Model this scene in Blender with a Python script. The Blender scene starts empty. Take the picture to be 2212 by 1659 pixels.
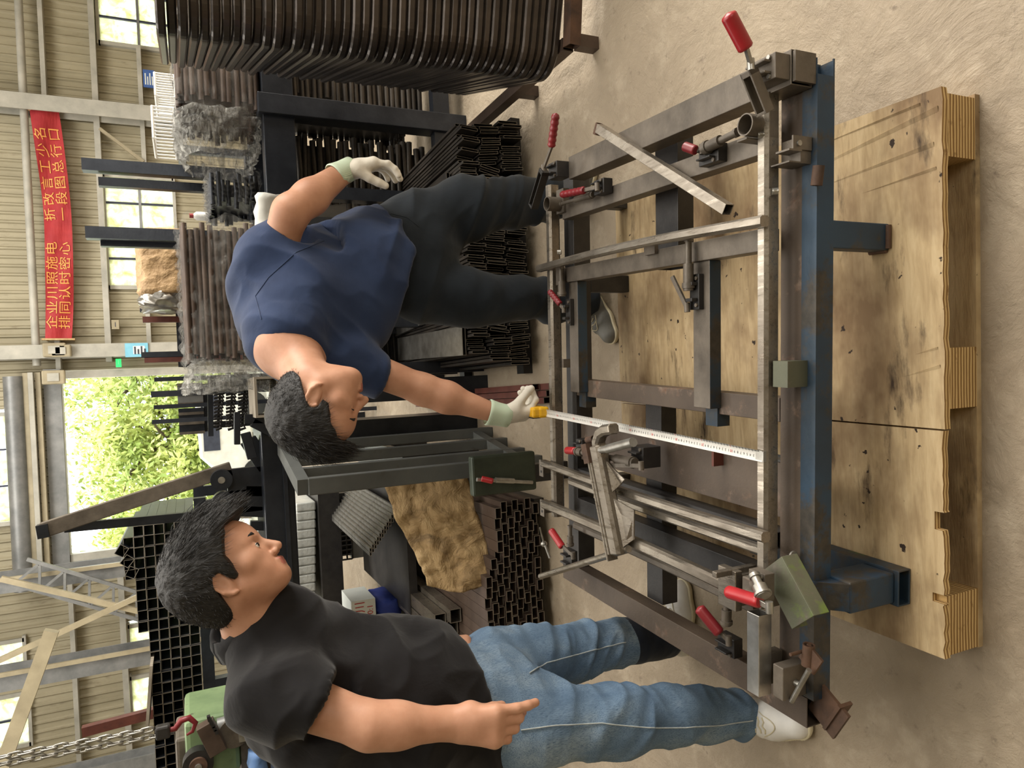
import bpy, bmesh, math, random
import numpy as np
from mathutils import Vector, Matrix, Euler, Quaternion
random.seed(7); RNG = np.random.default_rng(5)
S = bpy.context.scene
COL = S.collection

# ---------------------------------------------------------------- camera (phone held so that the picture lies on its side)
F_PX = 1534.0; PITCH = math.radians(24.5); ROLL = math.radians(3.0); CAM = Vector((0, 0, 1.6))
_fw = Vector((0, math.cos(PITCH), -math.sin(PITCH))); _dn = Vector((0, -math.sin(PITCH), -math.cos(PITCH))); _rt = Vector((1, 0, 0))
E_U = _rt*math.cos(ROLL) + _dn*math.sin(ROLL); E_V = _dn*math.cos(ROLL) - _rt*math.sin(ROLL)
cam = bpy.data.cameras.new('camera'); cam_o = bpy.data.objects.new('camera', cam); COL.objects.link(cam_o)
cam.sensor_fit = 'HORIZONTAL'; cam.sensor_width = 36.0; cam.lens = F_PX/2212.0*36.0
mm = Matrix((( E_V.x, E_U.x, -_fw.x, CAM.x), (E_V.y, E_U.y, -_fw.y, CAM.y), (E_V.z, E_U.z, -_fw.z, CAM.z), (0, 0, 0, 1)))
cam_o.matrix_world = mm
cam.clip_start = 0.05; cam.clip_end = 300
S.camera = cam_o
def ray(px, py): return _fw + E_U*((1659-py-829.5)/F_PX) + E_V*((px-1106)/F_PX)
def at(px, py, y):
    d = ray(px, py); return CAM + d*((y-CAM.y)/d.y)
def atz(px, py, z):
    d = ray(px, py); return CAM + d*((z-CAM.z)/d.z)
def atx(px, py, x):
    d = ray(px, py); return CAM + d*((x-CAM.x)/d.x)

# ---------------------------------------------------------------- sky, daylight and an added front fill
S.view_settings.view_transform = 'Standard'; S.view_settings.look = 'None'
S.view_settings.gamma = 1.0; S.view_settings.use_curve_mapping = False
S.view_settings.exposure = 0.45
w = bpy.data.worlds.new('world'); S.world = w; w.use_nodes = True
bgn = w.node_tree.nodes['Background']; bgn.inputs[0].default_value = (0.93, 0.97, 1.0, 1); bgn.inputs[1].default_value = 4.2
def area(name, loc, target, sx, sy, power, col):
    l = bpy.data.lights.new(name, 'AREA'); l.shape = 'RECTANGLE'; l.size = sx; l.size_y = sy; l.energy = power; l.color = col
    o = bpy.data.objects.new(name, l); COL.objects.link(o); o.location = loc
    o.rotation_euler = (Vector(target)-Vector(loc)).to_track_quat('-Z', 'Y').to_euler(); return o
area('daylight_side_gate', (7.6, 3.4, 3.6), (0.0, 1.9, 0.2), 6.0, 4.6, 980, (1.0, 0.955, 0.88))
area('daylight_roof_light', (1.9, 2.6, 7.6), (0.9, 2.4, 0), 6.0, 6.0, 400, (1.0, 0.965, 0.90))
area('daylight_roof_light_rear', (0.0, 9.5, 7.8), (0.0, 12.0, 0), 12.0, 5.0, 1050, (1.0, 0.965, 0.90))
area('added_front_fill', (3.6, -5.6, 3.2), (0.8, 1.6, 0.3), 4.0, 4.0, 130, (1.0, 0.965, 0.90))  # added fill from behind the camera; no gate opens in that wall

# ---------------------------------------------------------------- helpers
def tag(o, label=None, cat=None, group=None, kind=None):
    if label: o['label'] = label
    if cat: o['category'] = cat
    if group: o['group'] = group
    if kind: o['kind'] = kind
    return o
def thing(name, label, cat, loc=(0, 0, 0), group=None):
    o = bpy.data.objects.new(name, None); COL.objects.link(o); o.location = loc; o.empty_display_size = .05
    return tag(o, label, cat, group)
def root_loc(p):
    v = Vector((0, 0, 0))
    while p is not None: v = v + p.location; p = p.parent
    return v
class MB:
    """collects geometry (world coordinates, through an optional matrix) and links it as ONE mesh object"""
    def __init__(s, M=None): s.v = []; s.f = []; s.m = []; s.M = M; s.sm = []
    def add(s, vs, fs, mi=0, smooth=False):
        b = len(s.v)
        for p in vs:
            p = Vector(p)
            s.v.append(s.M @ p if s.M else p)
        for f in fs: s.f.append([b+i for i in f]); s.m.append(mi); s.sm.append(smooth)
        return s
    def box(s, x0, x1, y0, y1, z0, z1, mi=0, bev=0.0):
        if bev <= 0:
            vs = [(x0,y0,z0),(x1,y0,z0),(x1,y1,z0),(x0,y1,z0),(x0,y0,z1),(x1,y0,z1),(x1,y1,z1),(x0,y1,z1)]
            return s.add(vs, [(0,3,2,1),(4,5,6,7),(0,1,5,4),(1,2,6,5),(2,3,7,6),(3,0,4,7)], mi)
        bm = bmesh.new(); bmesh.ops.create_cube(bm, size=1)
        for v in bm.verts: v.co = Vector(((x0+x1)/2+v.co.x*(x1-x0), (y0+y1)/2+v.co.y*(y1-y0), (z0+z1)/2+v.co.z*(z1-z0)))
        bmesh.ops.bevel(bm, geom=bm.edges[:], offset=bev, segments=2, affect='EDGES', profile=.5)
        bm.verts.index_update(); s.add([v.co.copy() for v in bm.verts], [[v.index for v in f.verts] for f in bm.faces], mi); bm.free(); return s
    def obox(s, c, X, Yv, Zv, mi=0):
        """box from centre and three half-axis vectors"""
        c = Vector(c); X = Vector(X); Yv = Vector(Yv); Zv = Vector(Zv)
        vs = [c+X*i+Yv*j+Zv*k for k in (-1,1) for (i,j) in ((-1,-1),(1,-1),(1,1),(-1,1))]
        return s.add(vs, [(0,3,2,1),(4,5,6,7),(0,1,5,4),(1,2,6,5),(2,3,7,6),(3,0,4,7)], mi)
    def bar(s, p0, p1, w_, h_, up=(0,0,1), mi=0, hollow=0.0, rim=None):
        """rectangular bar or (hollow>0) open-ended tube from p0 to p1, w_ across, h_ along up"""
        p0 = Vector(p0); p1 = Vector(p1); d = (p1-p0).normalized(); up = Vector(up)
        sd = d.cross(up)
        if sd.length < 1e-4: sd = d.cross(Vector((1,0,0)))
        sd.normalize(); u = sd.cross(d).normalized()
        if not hollow: return s.obox((p0+p1)/2, sd*w_/2, (p1-p0)/2, u*h_/2, mi)
        r = [(-1,-1),(1,-1),(1,1),(-1,1)]; vs = []
        for p in (p0, p1):
            for q in (0, 1):
                W2 = w_/2-hollow*q; H2 = h_/2-hollow*q
                vs += [p+sd*i*W2+u*j*H2 for i, j in r]
        fs = []
        for i in range(4):
            j = (i+1) % 4
            fs += [(i, j, 8+j, 8+i), (4+j, 4+i, 12+i, 12+j), (j, i, 4+i, 4+j), (8+i, 8+j, 12+j, 12+i)]
        if rim is not None: s.add(vs, [f for k, f in enumerate(fs) if k % 4 > 1], rim); fs = [f for k, f in enumerate(fs) if k % 4 < 2]
        return s.add(vs, fs, mi)
    def cyl(s, p0, p1, r0, r1=None, n=12, mi=0, caps=True, hollow=0.0):
        return s.path([p0, p1], [r0, r0 if r1 is None else r1], n, mi, caps, hollow)
    def path(s, pts, r, n=10, mi=0, caps=True, hollow=0.0, smooth=True):
        pts = [Vector(p) for p in pts]; R = r if isinstance(r, (list, tuple)) else [r]*len(pts)
        rings = []; prev = None
        for i, p in enumerate(pts):
            d = (pts[min(i+1, len(pts)-1)]-pts[max(i-1, 0)]).normalized()
            if prev is None:
                a = d.cross(Vector((0,0,1)));
                if a.length < 1e-3: a = d.cross(Vector((1,0,0)))
            else:
                a = prev - d*prev.dot(d)
            a.normalize(); b = d.cross(a); prev = a
            rings.append([p+(a*math.cos(t)+b*math.sin(t))*R[i] for t in [2*math.pi*k/n for k in range(n)]])
            if hollow: rings[-1] += [p+(a*math.cos(t)+b*math.sin(t))*(R[i]-hollow) for t in [2*math.pi*k/n for k in range(n)]]
        m = n*(2 if hollow else 1); vs = [q for rg in rings for q in rg]; fs = []
        for i in range(len(pts)-1):
            for k in range(n):
                k2 = (k+1) % n
                fs.append((i*m+k, i*m+k2, (i+1)*m+k2, (i+1)*m+k))
                if hollow: fs.append((i*m+n+k2, i*m+n+k, (i+1)*m+n+k, (i+1)*m+n+k2))
        s.add(vs, fs, mi, smooth)
        e = (len(pts)-1)*m
        if hollow:
            s.add(vs[:m]+vs[e:], [((k+1)%n, k, n+k, n+(k+1)%n) for k in range(n)] + [(m+k, m+(k+1)%n, m+n+(k+1)%n, m+n+k) for k in range(n)], mi)
        elif caps:
            s.add(vs[:n], [tuple(reversed(range(n)))], mi); s.add(vs[e:e+n], [tuple(range(n))], mi)
        return s
    def rpath(s, pts, w_, h_, up=(0,0,1), mi=0, closed_ends=True, taper=None):
        """rectangular section swept along a polyline (bent tube)"""
        pts = [Vector(p) for p in pts]; up = Vector(up); vs = []
        for i, p in enumerate(pts):
            d = (pts[min(i+1, len(pts)-1)]-pts[max(i-1, 0)]).normalized()
            sd = d.cross(up).normalized(); u = sd.cross(d)
            c = min(w_, h_)*.22
            for (a, b) in ((-w_/2+c,-h_/2),(w_/2-c,-h_/2),(w_/2,-h_/2+c),(w_/2,h_/2-c),(w_/2-c,h_/2),(-w_/2+c,h_/2),(-w_/2,h_/2-c),(-w_/2,-h_/2+c)):
                vs.append(p+sd*a+u*b)
        fs = [(i*8+k, i*8+(k+1)%8, (i+1)*8+(k+1)%8, (i+1)*8+k) for i in range(len(pts)-1) for k in range(8)]
        fs += [tuple(reversed(range(8))), tuple(range((len(pts)-1)*8, len(pts)*8))]
        return s.add(vs, fs, mi)
    def sphere(s, c, r, n=12, m=8, mi=0, sc=(1,1,1)):
        vs = []; c = Vector(c)
        for i in range(m+1):
            th = math.pi*i/m
            for k in range(n):
                ph = 2*math.pi*k/n
                vs.append(c+Vector((math.sin(th)*math.cos(ph)*r*sc[0], math.sin(th)*math.sin(ph)*r*sc[1], math.cos(th)*r*sc[2])))
        fs = [(i*n+k, (i+1)*n+k, (i+1)*n+(k+1)%n, i*n+(k+1)%n) for i in range(m) for k in range(n)]
        return s.add(vs, fs, mi, True)
    def mesh(s, name, mats, off=Vector((0,0,0)), bevel=0):
        me = bpy.data.meshes.new(name); me.from_pydata([tuple(p-off) for p in s.v], [], s.f)
        for m in (mats if isinstance(mats, (list, tuple)) else [mats]): me.materials.append(m)
        me.polygons.foreach_set('material_index', s.m); me.polygons.foreach_set('use_smooth', s.sm)
        me.update(); return me
    def build(s, name, mats, parent=None, label=None, cat=None, group=None, kind=None, bevel=0.0):
        off = root_loc(parent)
        if parent is None and s.v:
            xs = [p.x for p in s.v]; ys = [p.y for p in s.v]; zs = [p.z for p in s.v]
            off = Vector(((min(xs)+max(xs))/2, (min(ys)+max(ys))/2, min(zs)))
        o = bpy.data.objects.new(name, s.mesh(name, mats, off)); COL.objects.link(o)
        if parent is None: o.location = off
        o.parent = parent
        if bevel:
            b = o.modifiers.new('bevel', 'BEVEL'); b.width = bevel; b.segments = 2; b.limit_method = 'ANGLE'; b.angle_limit = math.radians(50)
        return tag(o, label, cat, group, kind)
def inst(me, name, loc, rot=(0,0,0), label=None, cat=None, group=None, parent=None, scale=None):
    o = bpy.data.objects.new(name, me); COL.objects.link(o); o.location = loc; o.rotation_euler = rot; o.parent = parent
    if scale: o.scale = scale
    return tag(o, label, cat, group)
def struct(o): o['kind'] = 'structure'; return o

# ---------------------------------------------------------------- procedural materials
def srgb(r, g, b): return tuple(((c/255/12.92) if c/255 <= .04045 else ((c/255+.055)/1.055)**2.4) for c in (r, g, b))
class NT:
    def __init__(s, name):
        s.m = bpy.data.materials.new(name); s.m.use_nodes = True; s.t = s.m.node_tree; s.n = s.t.nodes; s.b = s.n['Principled BSDF']
        s.tc = s.n.new('ShaderNodeTexCoord')
    def link(s, a, b): s.t.links.new(a, b)
    def vec(s, scale=(1,1,1), rot=(0,0,0), space='Object'):
        mp = s.n.new('ShaderNodeMapping'); s.link(s.tc.outputs[space], mp.inputs[0]); mp.inputs['Scale'].default_value = scale; mp.inputs['Rotation'].default_value = rot
        return mp.outputs[0]
    def noise(s, scale=5, detail=5, rough=.6, vec=None, dist=0):
        n = s.n.new('ShaderNodeTexNoise'); n.inputs['Scale'].default_value = scale; n.inputs['Detail'].default_value = detail; n.inputs['Roughness'].default_value = rough; n.inputs['Distortion'].default_value = dist
        s.link(vec if vec is not None else s.tc.outputs['Object'], n.inputs['Vector']); return n.outputs['Fac']
    def wave(s, scale=5, dist=2, vec=None, dirn='X', detail=2):
        n = s.n.new('ShaderNodeTexWave'); n.inputs['Scale'].default_value = scale; n.inputs['Distortion'].default_value = dist; n.inputs['Detail'].default_value = detail; n.bands_direction = dirn
        s.link(vec if vec is not None else s.tc.outputs['Object'], n.inputs['Vector']); return n.outputs['Fac']
    def ramp(s, fac, stops):
        r = s.n.new('ShaderNodeValToRGB'); s.link(fac, r.inputs[0]); e = r.color_ramp.elements
        while len(e) < len(stops): e.new(.5)
        for i, (p, c) in enumerate(stops): e[i].position = p; e[i].color = (*c, 1) if len(c) == 3 else c
        return r.outputs[0]
    def mix(s, fac, a, b):
        x = s.n.new('ShaderNodeMix'); x.data_type = 'RGBA'
        if isinstance(fac, (int, float)): x.inputs[0].default_value = fac
        else: s.link(fac, x.inputs[0])
        for v, i in ((a, 6), (b, 7)):
            if isinstance(v, tuple): x.inputs[i].default_value = (*v, 1)
            else: s.link(v, x.inputs[i])
        return x.outputs[2]
    def step(s, fac, lo, hi): return s.ramp(fac, [(lo, (0,0,0)), (hi, (1,1,1))])
    def bump(s, h, strength=.3, dist=.01, prev=None):
        b = s.n.new('ShaderNodeBump'); b.inputs['Strength'].default_value = strength; b.inputs['Distance'].default_value = dist; s.link(h, b.inputs['Height'])
        if prev is not None: s.link(prev, b.inputs['Normal'])
        return b.outputs[0]
    def rand(s): 
        n = s.n.new('ShaderNodeObjectInfo'); return n.outputs['Random']
    def out(s, col, rough=.6, metal=0.0, normal=None, spec=.5, **kw):
        if isinstance(col, tuple): s.b.inputs['Base Color'].default_value = (*col, 1)
        else: s.link(col, s.b.inputs['Base Color'])
        if isinstance(rough, (int, float)): s.b.inputs['Roughness'].default_value = rough
        else: s.link(rough, s.b.inputs['Roughness'])
        s.b.inputs['Metallic'].default_value = metal; s.b.inputs['Specular IOR Level'].default_value = spec
        if normal is not None: s.link(normal, s.b.inputs['Normal'])
        for k, v in kw.items(): s.b.inputs[k.replace('_', ' ')].default_value = v
        return s.m
def simple(name, c1, c2, scale=6, rough=.6, metal=0., bump=.0, bscale=80, bdist=.003, stretch=(1,1,1), rnd=0., spec=.5, **kw):
    t = NT(name); v = t.vec(stretch); n = t.noise(scale, 6, .62, v)
    c = t.ramp(n, [(.3, srgb(*c1)), (.72, srgb(*c2))])
    if rnd:
        r = t.ramp(t.rand(), [(0, (1-rnd,)*3), (1, (1,1,1))]); x = t.n.new('ShaderNodeMix'); x.data_type = 'RGBA'; x.blend_type = 'MULTIPLY'; x.inputs[0].default_value = 1
        t.link(c, x.inputs[6]); t.link(r, x.inputs[7]); c = x.outputs[2]
    nm = t.bump(t.noise(bscale, 4, .6, v), bump, bdist) if bump else None
    return t.out(c, rough, metal, nm, spec, **kw)
def worn(name, paint1, paint2, bare1, bare2, amt=.5, scale=7, rough=.5, extra=None, bump=.25):
    t = NT(name); n = t.noise(scale, 8, .68); n2 = t.noise(3.2, 4, .6)
    p = t.ramp(n2, [(.3, srgb(*paint1)), (.7, srgb(*paint2))]); bb = t.ramp(t.noise(40, 5), [(.3, srgb(*bare1)), (.7, srgb(*bare2))])
    c = t.mix(t.step(n, amt, amt+.08), p, bb)
    if extra: c = t.mix(t.step(t.noise(5.5, 5, .6, t.vec((1,1,1), (0,0,0))), extra[1], extra[1]+.05), c, srgb(*extra[0]))
    return t.out(c, rough, 0.15, t.bump(t.noise(90, 5), bump, .002))
MT = {}
MT['steel_dirty'] = simple('steel_dirty', (76,69,61), (118,109,98), 9, .5, .3, .5, 120, .0015)
MT['steel_black'] = simple('steel_black', (42,41,42), (74,71,69), 7, .45, .4, .3, 90, .002, rnd=.35)
MT['steel_blue_black'] = simple('steel_blue_black', (36,40,48), (64,68,76), 5, .34, .5, .3, 60, .002, rnd=.3)
t = NT('steel_raw'); n1 = t.noise(5, 6, .65); n2 = t.noise(60, 5, .7, t.vec((1, .12, 1))); c = t.ramp(n1, [(.3, srgb(122,113,102)), (.7, srgb(166,158,146))]); c = t.mix(t.step(n2, .56, .74), c, srgb(108,98,86))
t.out(c, t.ramp(n2, [(.35, (.22,)*3), (.7, (.5,)*3)]), .8, t.bump(t.noise(180, 4, .6, t.vec((1, .2, 1))), .25, .001)); MT['steel_raw'] = t.m
MT['stack_tube'] = simple('stack_tube', (46,43,43), (88,79,72), 4, .32, .55, .25, 50, .002, rnd=.3)
MT['steel_bright'] = simple('steel_bright', (150,145,138), (205,202,196), 14, .28, .85, .2, 160, .001)
MT['steel_pile'] = simple('steel_pile', (44,42,40), (92,84,76), 5, .42, .45, .3, 60, .002, rnd=.4)
MT['tube_brown'] = simple('tube_brown', (70,56,48), (108,90,78), 5, .48, .3, .25, 60, .002, rnd=.3)
MT['rust'] = simple('rust', (58,44,36), (104,76,58), 12, .75, .1, .6, 90, .002)
MT['rust_red'] = simple('rust_red', (72,36,30), (104,56,44), 8, .6, .1, .4, 90, .002)
MT['rusty_plate'] = worn('rusty_plate', (66,56,49), (94,81,69), (100,70,50), (126,112,100), .56, 9, .6, None, .5)
MT['blue_paint'] = worn('blue_paint', (30,48,66), (42,70,96), (44,43,42), (68,63,56), .48, 6, .5, ((78,100,50), .63))
MT['blue_dark'] = worn('blue_dark', (38,50,60), (44,66,86), (48,46,42), (72,66,58), .48, 6, .5, ((70,92,48), .66))
MT['green_paint'] = worn('green_paint', (74,76,64), (96,98,78), (66,62,54), (104,98,86), .5, 10, .55, ((98,114,56), .58))
MT['grey_green_paint'] = worn('grey_green_paint', (74,76,75), (96,98,95), (60,56,50), (80,74,66), .6, 7, .5)
MT['machine_green'] = worn('machine_green', (96,118,84), (128,150,108), (60,58,50), (90,84,70), .62, 8, .5)
MT['red_plastic'] = simple('red_plastic', (138,26,34), (174,42,46), 8, .32, 0, .15, 60, .001)
MT['red_dark'] = simple('red_dark', (104,24,32), (138,40,44), 8, .4, 0, .15, 60, .001)
MT['zinc'] = simple('zinc', (130,126,118), (190,188,182), 18, .35, .8, .2, 100, .001)
MT['black_rubber'] = simple('black_rubber', (18,18,18), (30,30,30), 10, .6)
MT['yellow_plastic'] = simple('yellow_plastic', (226,168,20), (244,190,40), 8, .35)
MT['white_paint'] = simple('white_paint', (214,212,206), (236,234,228), 6, .5, 0, .1)
MT['beam_paint'] = simple('beam_paint', (150,148,138), (184,180,168), 3, .5, 0, .1)
MT['cream_paint'] = simple('cream_paint', (138,128,104), (170,158,130), 3, .5, 0, .1)
MT['grey_metal'] = simple('grey_metal', (110,112,112), (146,146,144), 4, .45, .4)
MT['wood_light'] = simple('wood_light', (190,158,108), (222,194,146), 5, .6, 0, .3, 60, .002, (1,1,8))
MT['rim'] = simple('rim', (128,122,112), (176,168,156), 12, .45, .5)
t = NT('window_pane')   # frosted pane: lets the daylight behind it through
c = t.ramp(t.noise(9, 5, .7), [(.35, srgb(214,214,178)), (.65, srgb(248,250,240))]); t.out(c, .5, 0, t.bump(t.noise(22, 4), .4, .01), .3, Transmission_Weight=.85, IOR=1.05); MT['pane'] = t.m
# floor: worn concrete
t = NT('concrete'); v = t.vec((1,1,1))
big = t.noise(1.1, 5, .6, v); mid = t.noise(7, 6, .65, v); fine = t.noise(60, 5, .7, v)
c = t.ramp(big, [(.3, srgb(140,126,107)), (.55, srgb(160,145,124)), (.75, srgb(174,159,137))])
c = t.mix(t.step(mid, .52, .75), c, srgb(178,164,143)); c = t.mix(t.step(t.noise(16, 7, .7, v), .6, .72), c, srgb(120,106,90))
nm = t.bump(t.noise(3.5, 8, .62, v, .6), .6, .04); nm = t.bump(t.noise(22, 8, .72, v, .8), .65, .010, nm); nm = t.bump(fine, .25, .003, nm)
t.out(c, .62, 0, nm, .4); MT['concrete'] = t.m
# plywood faces with oil stains and scuffs
t = NT('plywood'); v = t.vec((1.2, 9, 1)); gr = t.noise(6, 6, .6, v, .5)
c = t.ramp(gr, [(.28, srgb(166,142,106)), (.5, srgb(190,166,128)), (.75, srgb(206,184,146))])
st = t.noise(2.6, 5, .62, t.vec((1, 1.7, 1))); c = t.mix(t.step(st, .44, .66), c, srgb(128,104,76))
st2 = t.noise(5, 6, .66, t.vec((.7, 2.6, 1))); c = t.mix(t.step(st2, .585, .72), c, srgb(62,48,36))
c = t.mix(t.step(t.noise(38, 3, .5), .7, .73), c, srgb(48,36,28))
nm = t.bump(t.noise(14, 6, .6, v, .6), .45, .004); t.out(c, .65, 0, nm, .3); MT['plywood'] = t.m
t = NT('plywood_edge'); wv = t.wave(32, 2.5, t.vec((.25,.25,1)), 'Z', 3)
c = t.ramp(wv, [(.15, srgb(138,106,66)), (.45, srgb(190,156,102)), (.85, srgb(214,184,132))]); c = t.mix(t.step(t.noise(30, 5), .6, .75), c, srgb(120,88,52))
t.out(c, .75, 0, t.bump(wv, .6, .004), .2); MT['plywood_edge'] = t.m
t = NT('lumber_core'); wv = t.wave(55, 2.2, t.vec((1,.1,.12)), 'X', 3)
c = t.ramp(wv, [(.15, srgb(132,94,50)), (.5, srgb(198,158,92)), (.85, srgb(226,194,132))]); t.out(c, .8, 0, t.bump(wv, .8, .006), .2); MT['lumber_core'] = t.m
# corrugated wall sheet
t = NT('wall_sheet'); v = t.vec((1, 1, .25)); c = t.ramp(t.noise(2.4, 6, .65, v), [(.3, srgb(146,138,114)), (.7, srgb(174,165,140))])
c = t.mix(t.step(t.noise(7, 6, .7, v),   .58, .74), c, srgb(126,116,94)); t.out(c, .55, .1, None, .4); MT['wall_sheet'] = t.m
t = NT('banner_red'); c = t.ramp(t.noise(4, 5), [(.3, srgb(150,38,44)), (.7, srgb(176,54,56))]); t.out(c, .6, 0, t.bump(t.noise(5, 4, .5, t.vec((.5,1,3))), .5, .03), .3); MT['banner_red'] = t.m
MT['banner_text'] = simple('banner_text', (222,150,72), (236,172,90), 8, .6)
# cloth
def cloth(name, c1, c2, fold=.5, fscale=9, weave=600, rough=.85, dist=.012):
    t = NT(name); c = t.ramp(t.noise(7, 6, .6), [(.3, srgb(*c1)), (.7, srgb(*c2))])
    nm = t.bump(t.noise(fscale, 4, .55, None, .8), fold, dist); nm = t.bump(t.noise(weave, 2, .5), .12, .001, nm)
    return t.out(c, rough, 0, nm, .2, Sheen_Weight=.12, Sheen_Roughness=.5)
MT['navy_cotton'] = cloth('navy_cotton', (35,48,77), (45,60,92), .25)
MT['black_cotton'] = cloth('black_cotton', (20,19,21), (31,30,32), .3)
MT['dark_trouser'] = cloth('dark_trouser', (28,34,41), (40,47,55), .3, 8)
t = NT('denim'); big = t.noise(5, 6, .62, t.vec((1,1,.5))); c = t.ramp(big, [(.28, srgb(72,94,120)), (.5, srgb(112,134,156)), (.74, srgb(168,184,194))])
c = t.mix(t.step(t.noise(320, 2, .5, t.vec((3,3,.25))), .45, .7), c, srgb(74,94,120)); nm = t.bump(t.noise(10, 5, .6, None, .8), .35, .012); nm = t.bump(t.noise(500, 2), .2, .001, nm)
t.out(c, .9, 0, nm, .15); MT['denim'] = t.m
MT['denim_shaded'] = cloth('denim_shaded', (26,30,40), (44,52,68), .3)
MT['seam'] = simple('seam', (150,160,166), (186,192,190), 60, .85)
MT['glove_white'] = cloth('glove_white', (214,208,196), (232,226,214), .15, 20, 500)
t = NT('glove_cuff'); wv = t.wave(160, .4, None, 'DIAGONAL'); t.out(t.ramp(wv, [(.2, srgb(186,206,182)), (.8, srgb(212,226,204))]), .9, 0, t.bump(wv, .35, .002), .2); MT['glove_cuff'] = t.m
t = NT('skin'); c = t.ramp(t.noise(14, 5, .6), [(.3, srgb(182,132,105)), (.7, srgb(203,154,127))]); t.out(c, .5, 0, t.bump(t.noise(260, 3), .12, .001), .4, Subsurface_Weight=.12, Subsurface_Scale=.01); t.b.inputs['Subsurface Radius'].default_value = (1,.4,.25); MT['skin'] = t.m
MT['lip'] = simple('lip', (164,96,84), (182,112,98), 30, .45)
MT['ear_skin'] = MT['skin']
t = NT('hair'); wv = t.noise(120, 4, .6, t.vec((1,1,.15))); t.out(t.ramp(wv, [(.3, srgb(12,11,11)), (.75, srgb(32,28,26))]), .55, 0, t.bump(wv, .7, .004), .5); MT['hair'] = t.m
MT['eye_white'] = simple('eye_white', (206,196,186), (226,218,210), 20, .3)
MT['eye_dark'] = simple('eye_dark', (24,18,16), (34,26,22), 20, .2)
MT['shoe_white'] = simple('shoe_white', (210,208,204), (236,234,230), 9, .5, 0, .2, 40, .002)
MT['shoe_grey'] = simple('shoe_grey', (92,92,88), (124,122,114), 12, .6, 0, .3, 60, .002)
MT['sole_pale'] = simple('sole_pale', (190,180,150), (216,206,178), 20, .6)
# packaging film, kraft, leaves
t = NT('stretch_film'); n = t.noise(5, 7, .7, t.vec((.35, 2.4, 3)), 1.2); nm = t.bump(n, 1.0, .05); nm = t.bump(t.noise(34, 5, .6, t.vec((.4,2,2)), .5), .6, .01, nm)
tr = t.n.new('ShaderNodeBsdfTransparent'); mx = t.n.new('ShaderNodeMixShader'); t.out(srgb(206,204,198), .16, 0, nm, .9)
f = t.ramp(t.noise(4, 6, .7, t.vec((.4,2.2,3))), [(.46, (.04,)*3), (.74, (.42,)*3)]); t.link(f, mx.inputs[0]); t.link(tr.outputs[0], mx.inputs[1]); t.link(t.b.outputs[0], mx.inputs[2]); t.link(mx.outputs[0], t.n['Material Output'].inputs[0]); MT['film'] = t.m
t = NT('film_end'); t.out(srgb(206,204,196), .2, 0, t.bump(t.noise(10, 6, .7, t.vec((.6,2,2)), 1.4), 1, .05), .8)
tr = t.n.new('ShaderNodeBsdfTransparent'); mx = t.n.new('ShaderNodeMixShader'); f = t.ramp(t.noise(9, 6, .7, t.vec((.5,2.2,3)), 1.), [(.4, (.15,)*3), (.66, (.9,)*3)])
t.link(f, mx.inputs[0]); t.link(tr.outputs[0], mx.inputs[1]); t.link(t.b.outputs[0], mx.inputs[2]); t.link(mx.outputs[0], t.n['Material Output'].inputs[0]); MT['film_end'] = t.m
t = NT('kraft'); c = t.ramp(t.noise(5, 7, .68, None, .8), [(.28, srgb(92,74,50)), (.45, srgb(148,122,84)), (.7, srgb(180,154,112))]); c = t.mix(t.step(t.noise(3.2, 5), .58, .72), c, srgb(84,62,40))
nm = t.bump(t.noise(8, 6, .6, None, 1.5), .9, .03); t.out(c, .75, 0, nm, .3); MT['kraft'] = t.m
MT['tarp_tan'] = simple('tarp_tan', (150,120,84), (190,158,116), 6, .6, 0, .8, 6, .05)
t = NT('leaf'); c = t.ramp(t.rand(), [(0, srgb(120,140,60)), (1, srgb(150,170,80))]); c = t.mix(t.step(t.noise(.9, 4), .4, .6), srgb(140,160,76), srgb(206,212,128)); t.out(c, .6, 0, None, .3, Transmission_Weight=0.0); MT['leaf'] = t.m
MT['bark'] = simple('bark', (70,60,48), (104,90,72), 20, .9)
MT['blue_sign'] = simple('blue_sign', (52,86,150), (70,104,168), 10, .5)
MT['sign_white'] = simple('sign_white', (214,220,216), (232,236,230), 8, .5)
MT['sign_cyan'] = simple('sign_cyan', (110,180,206), (134,198,220), 8, .5)
t = NT('exit_green'); t.out(srgb(40,190,90), .4, 0); t.b.inputs['Emission Color'].default_value = (*srgb(40,220,110), 1); t.b.inputs['Emission Strength'].default_value = .8; MT['exit_green'] = t.m
MT['ink_dark'] = simple('ink_dark', (40,44,60), (56,60,76), 10, .6)
MT['ink_red'] = simple('ink_red', (176,36,36), (196,52,48), 10, .6)
MT['blue_cloth'] = simple('blue_cloth', (24,40,110), (46,66,150), 8, .7, 0, .4, 20, .01)
MT['blue_light'] = simple('blue_light', (104,142,200), (132,166,216), 8, .6)
MT['paper_white'] = simple('paper_white', (206,204,196), (228,226,218), 8, .7)
MT['grey_wood'] = simple('grey_wood', (128,118,104), (164,154,138), 6, .7, 0, .3, 30, .004, (1,8,1))
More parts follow.
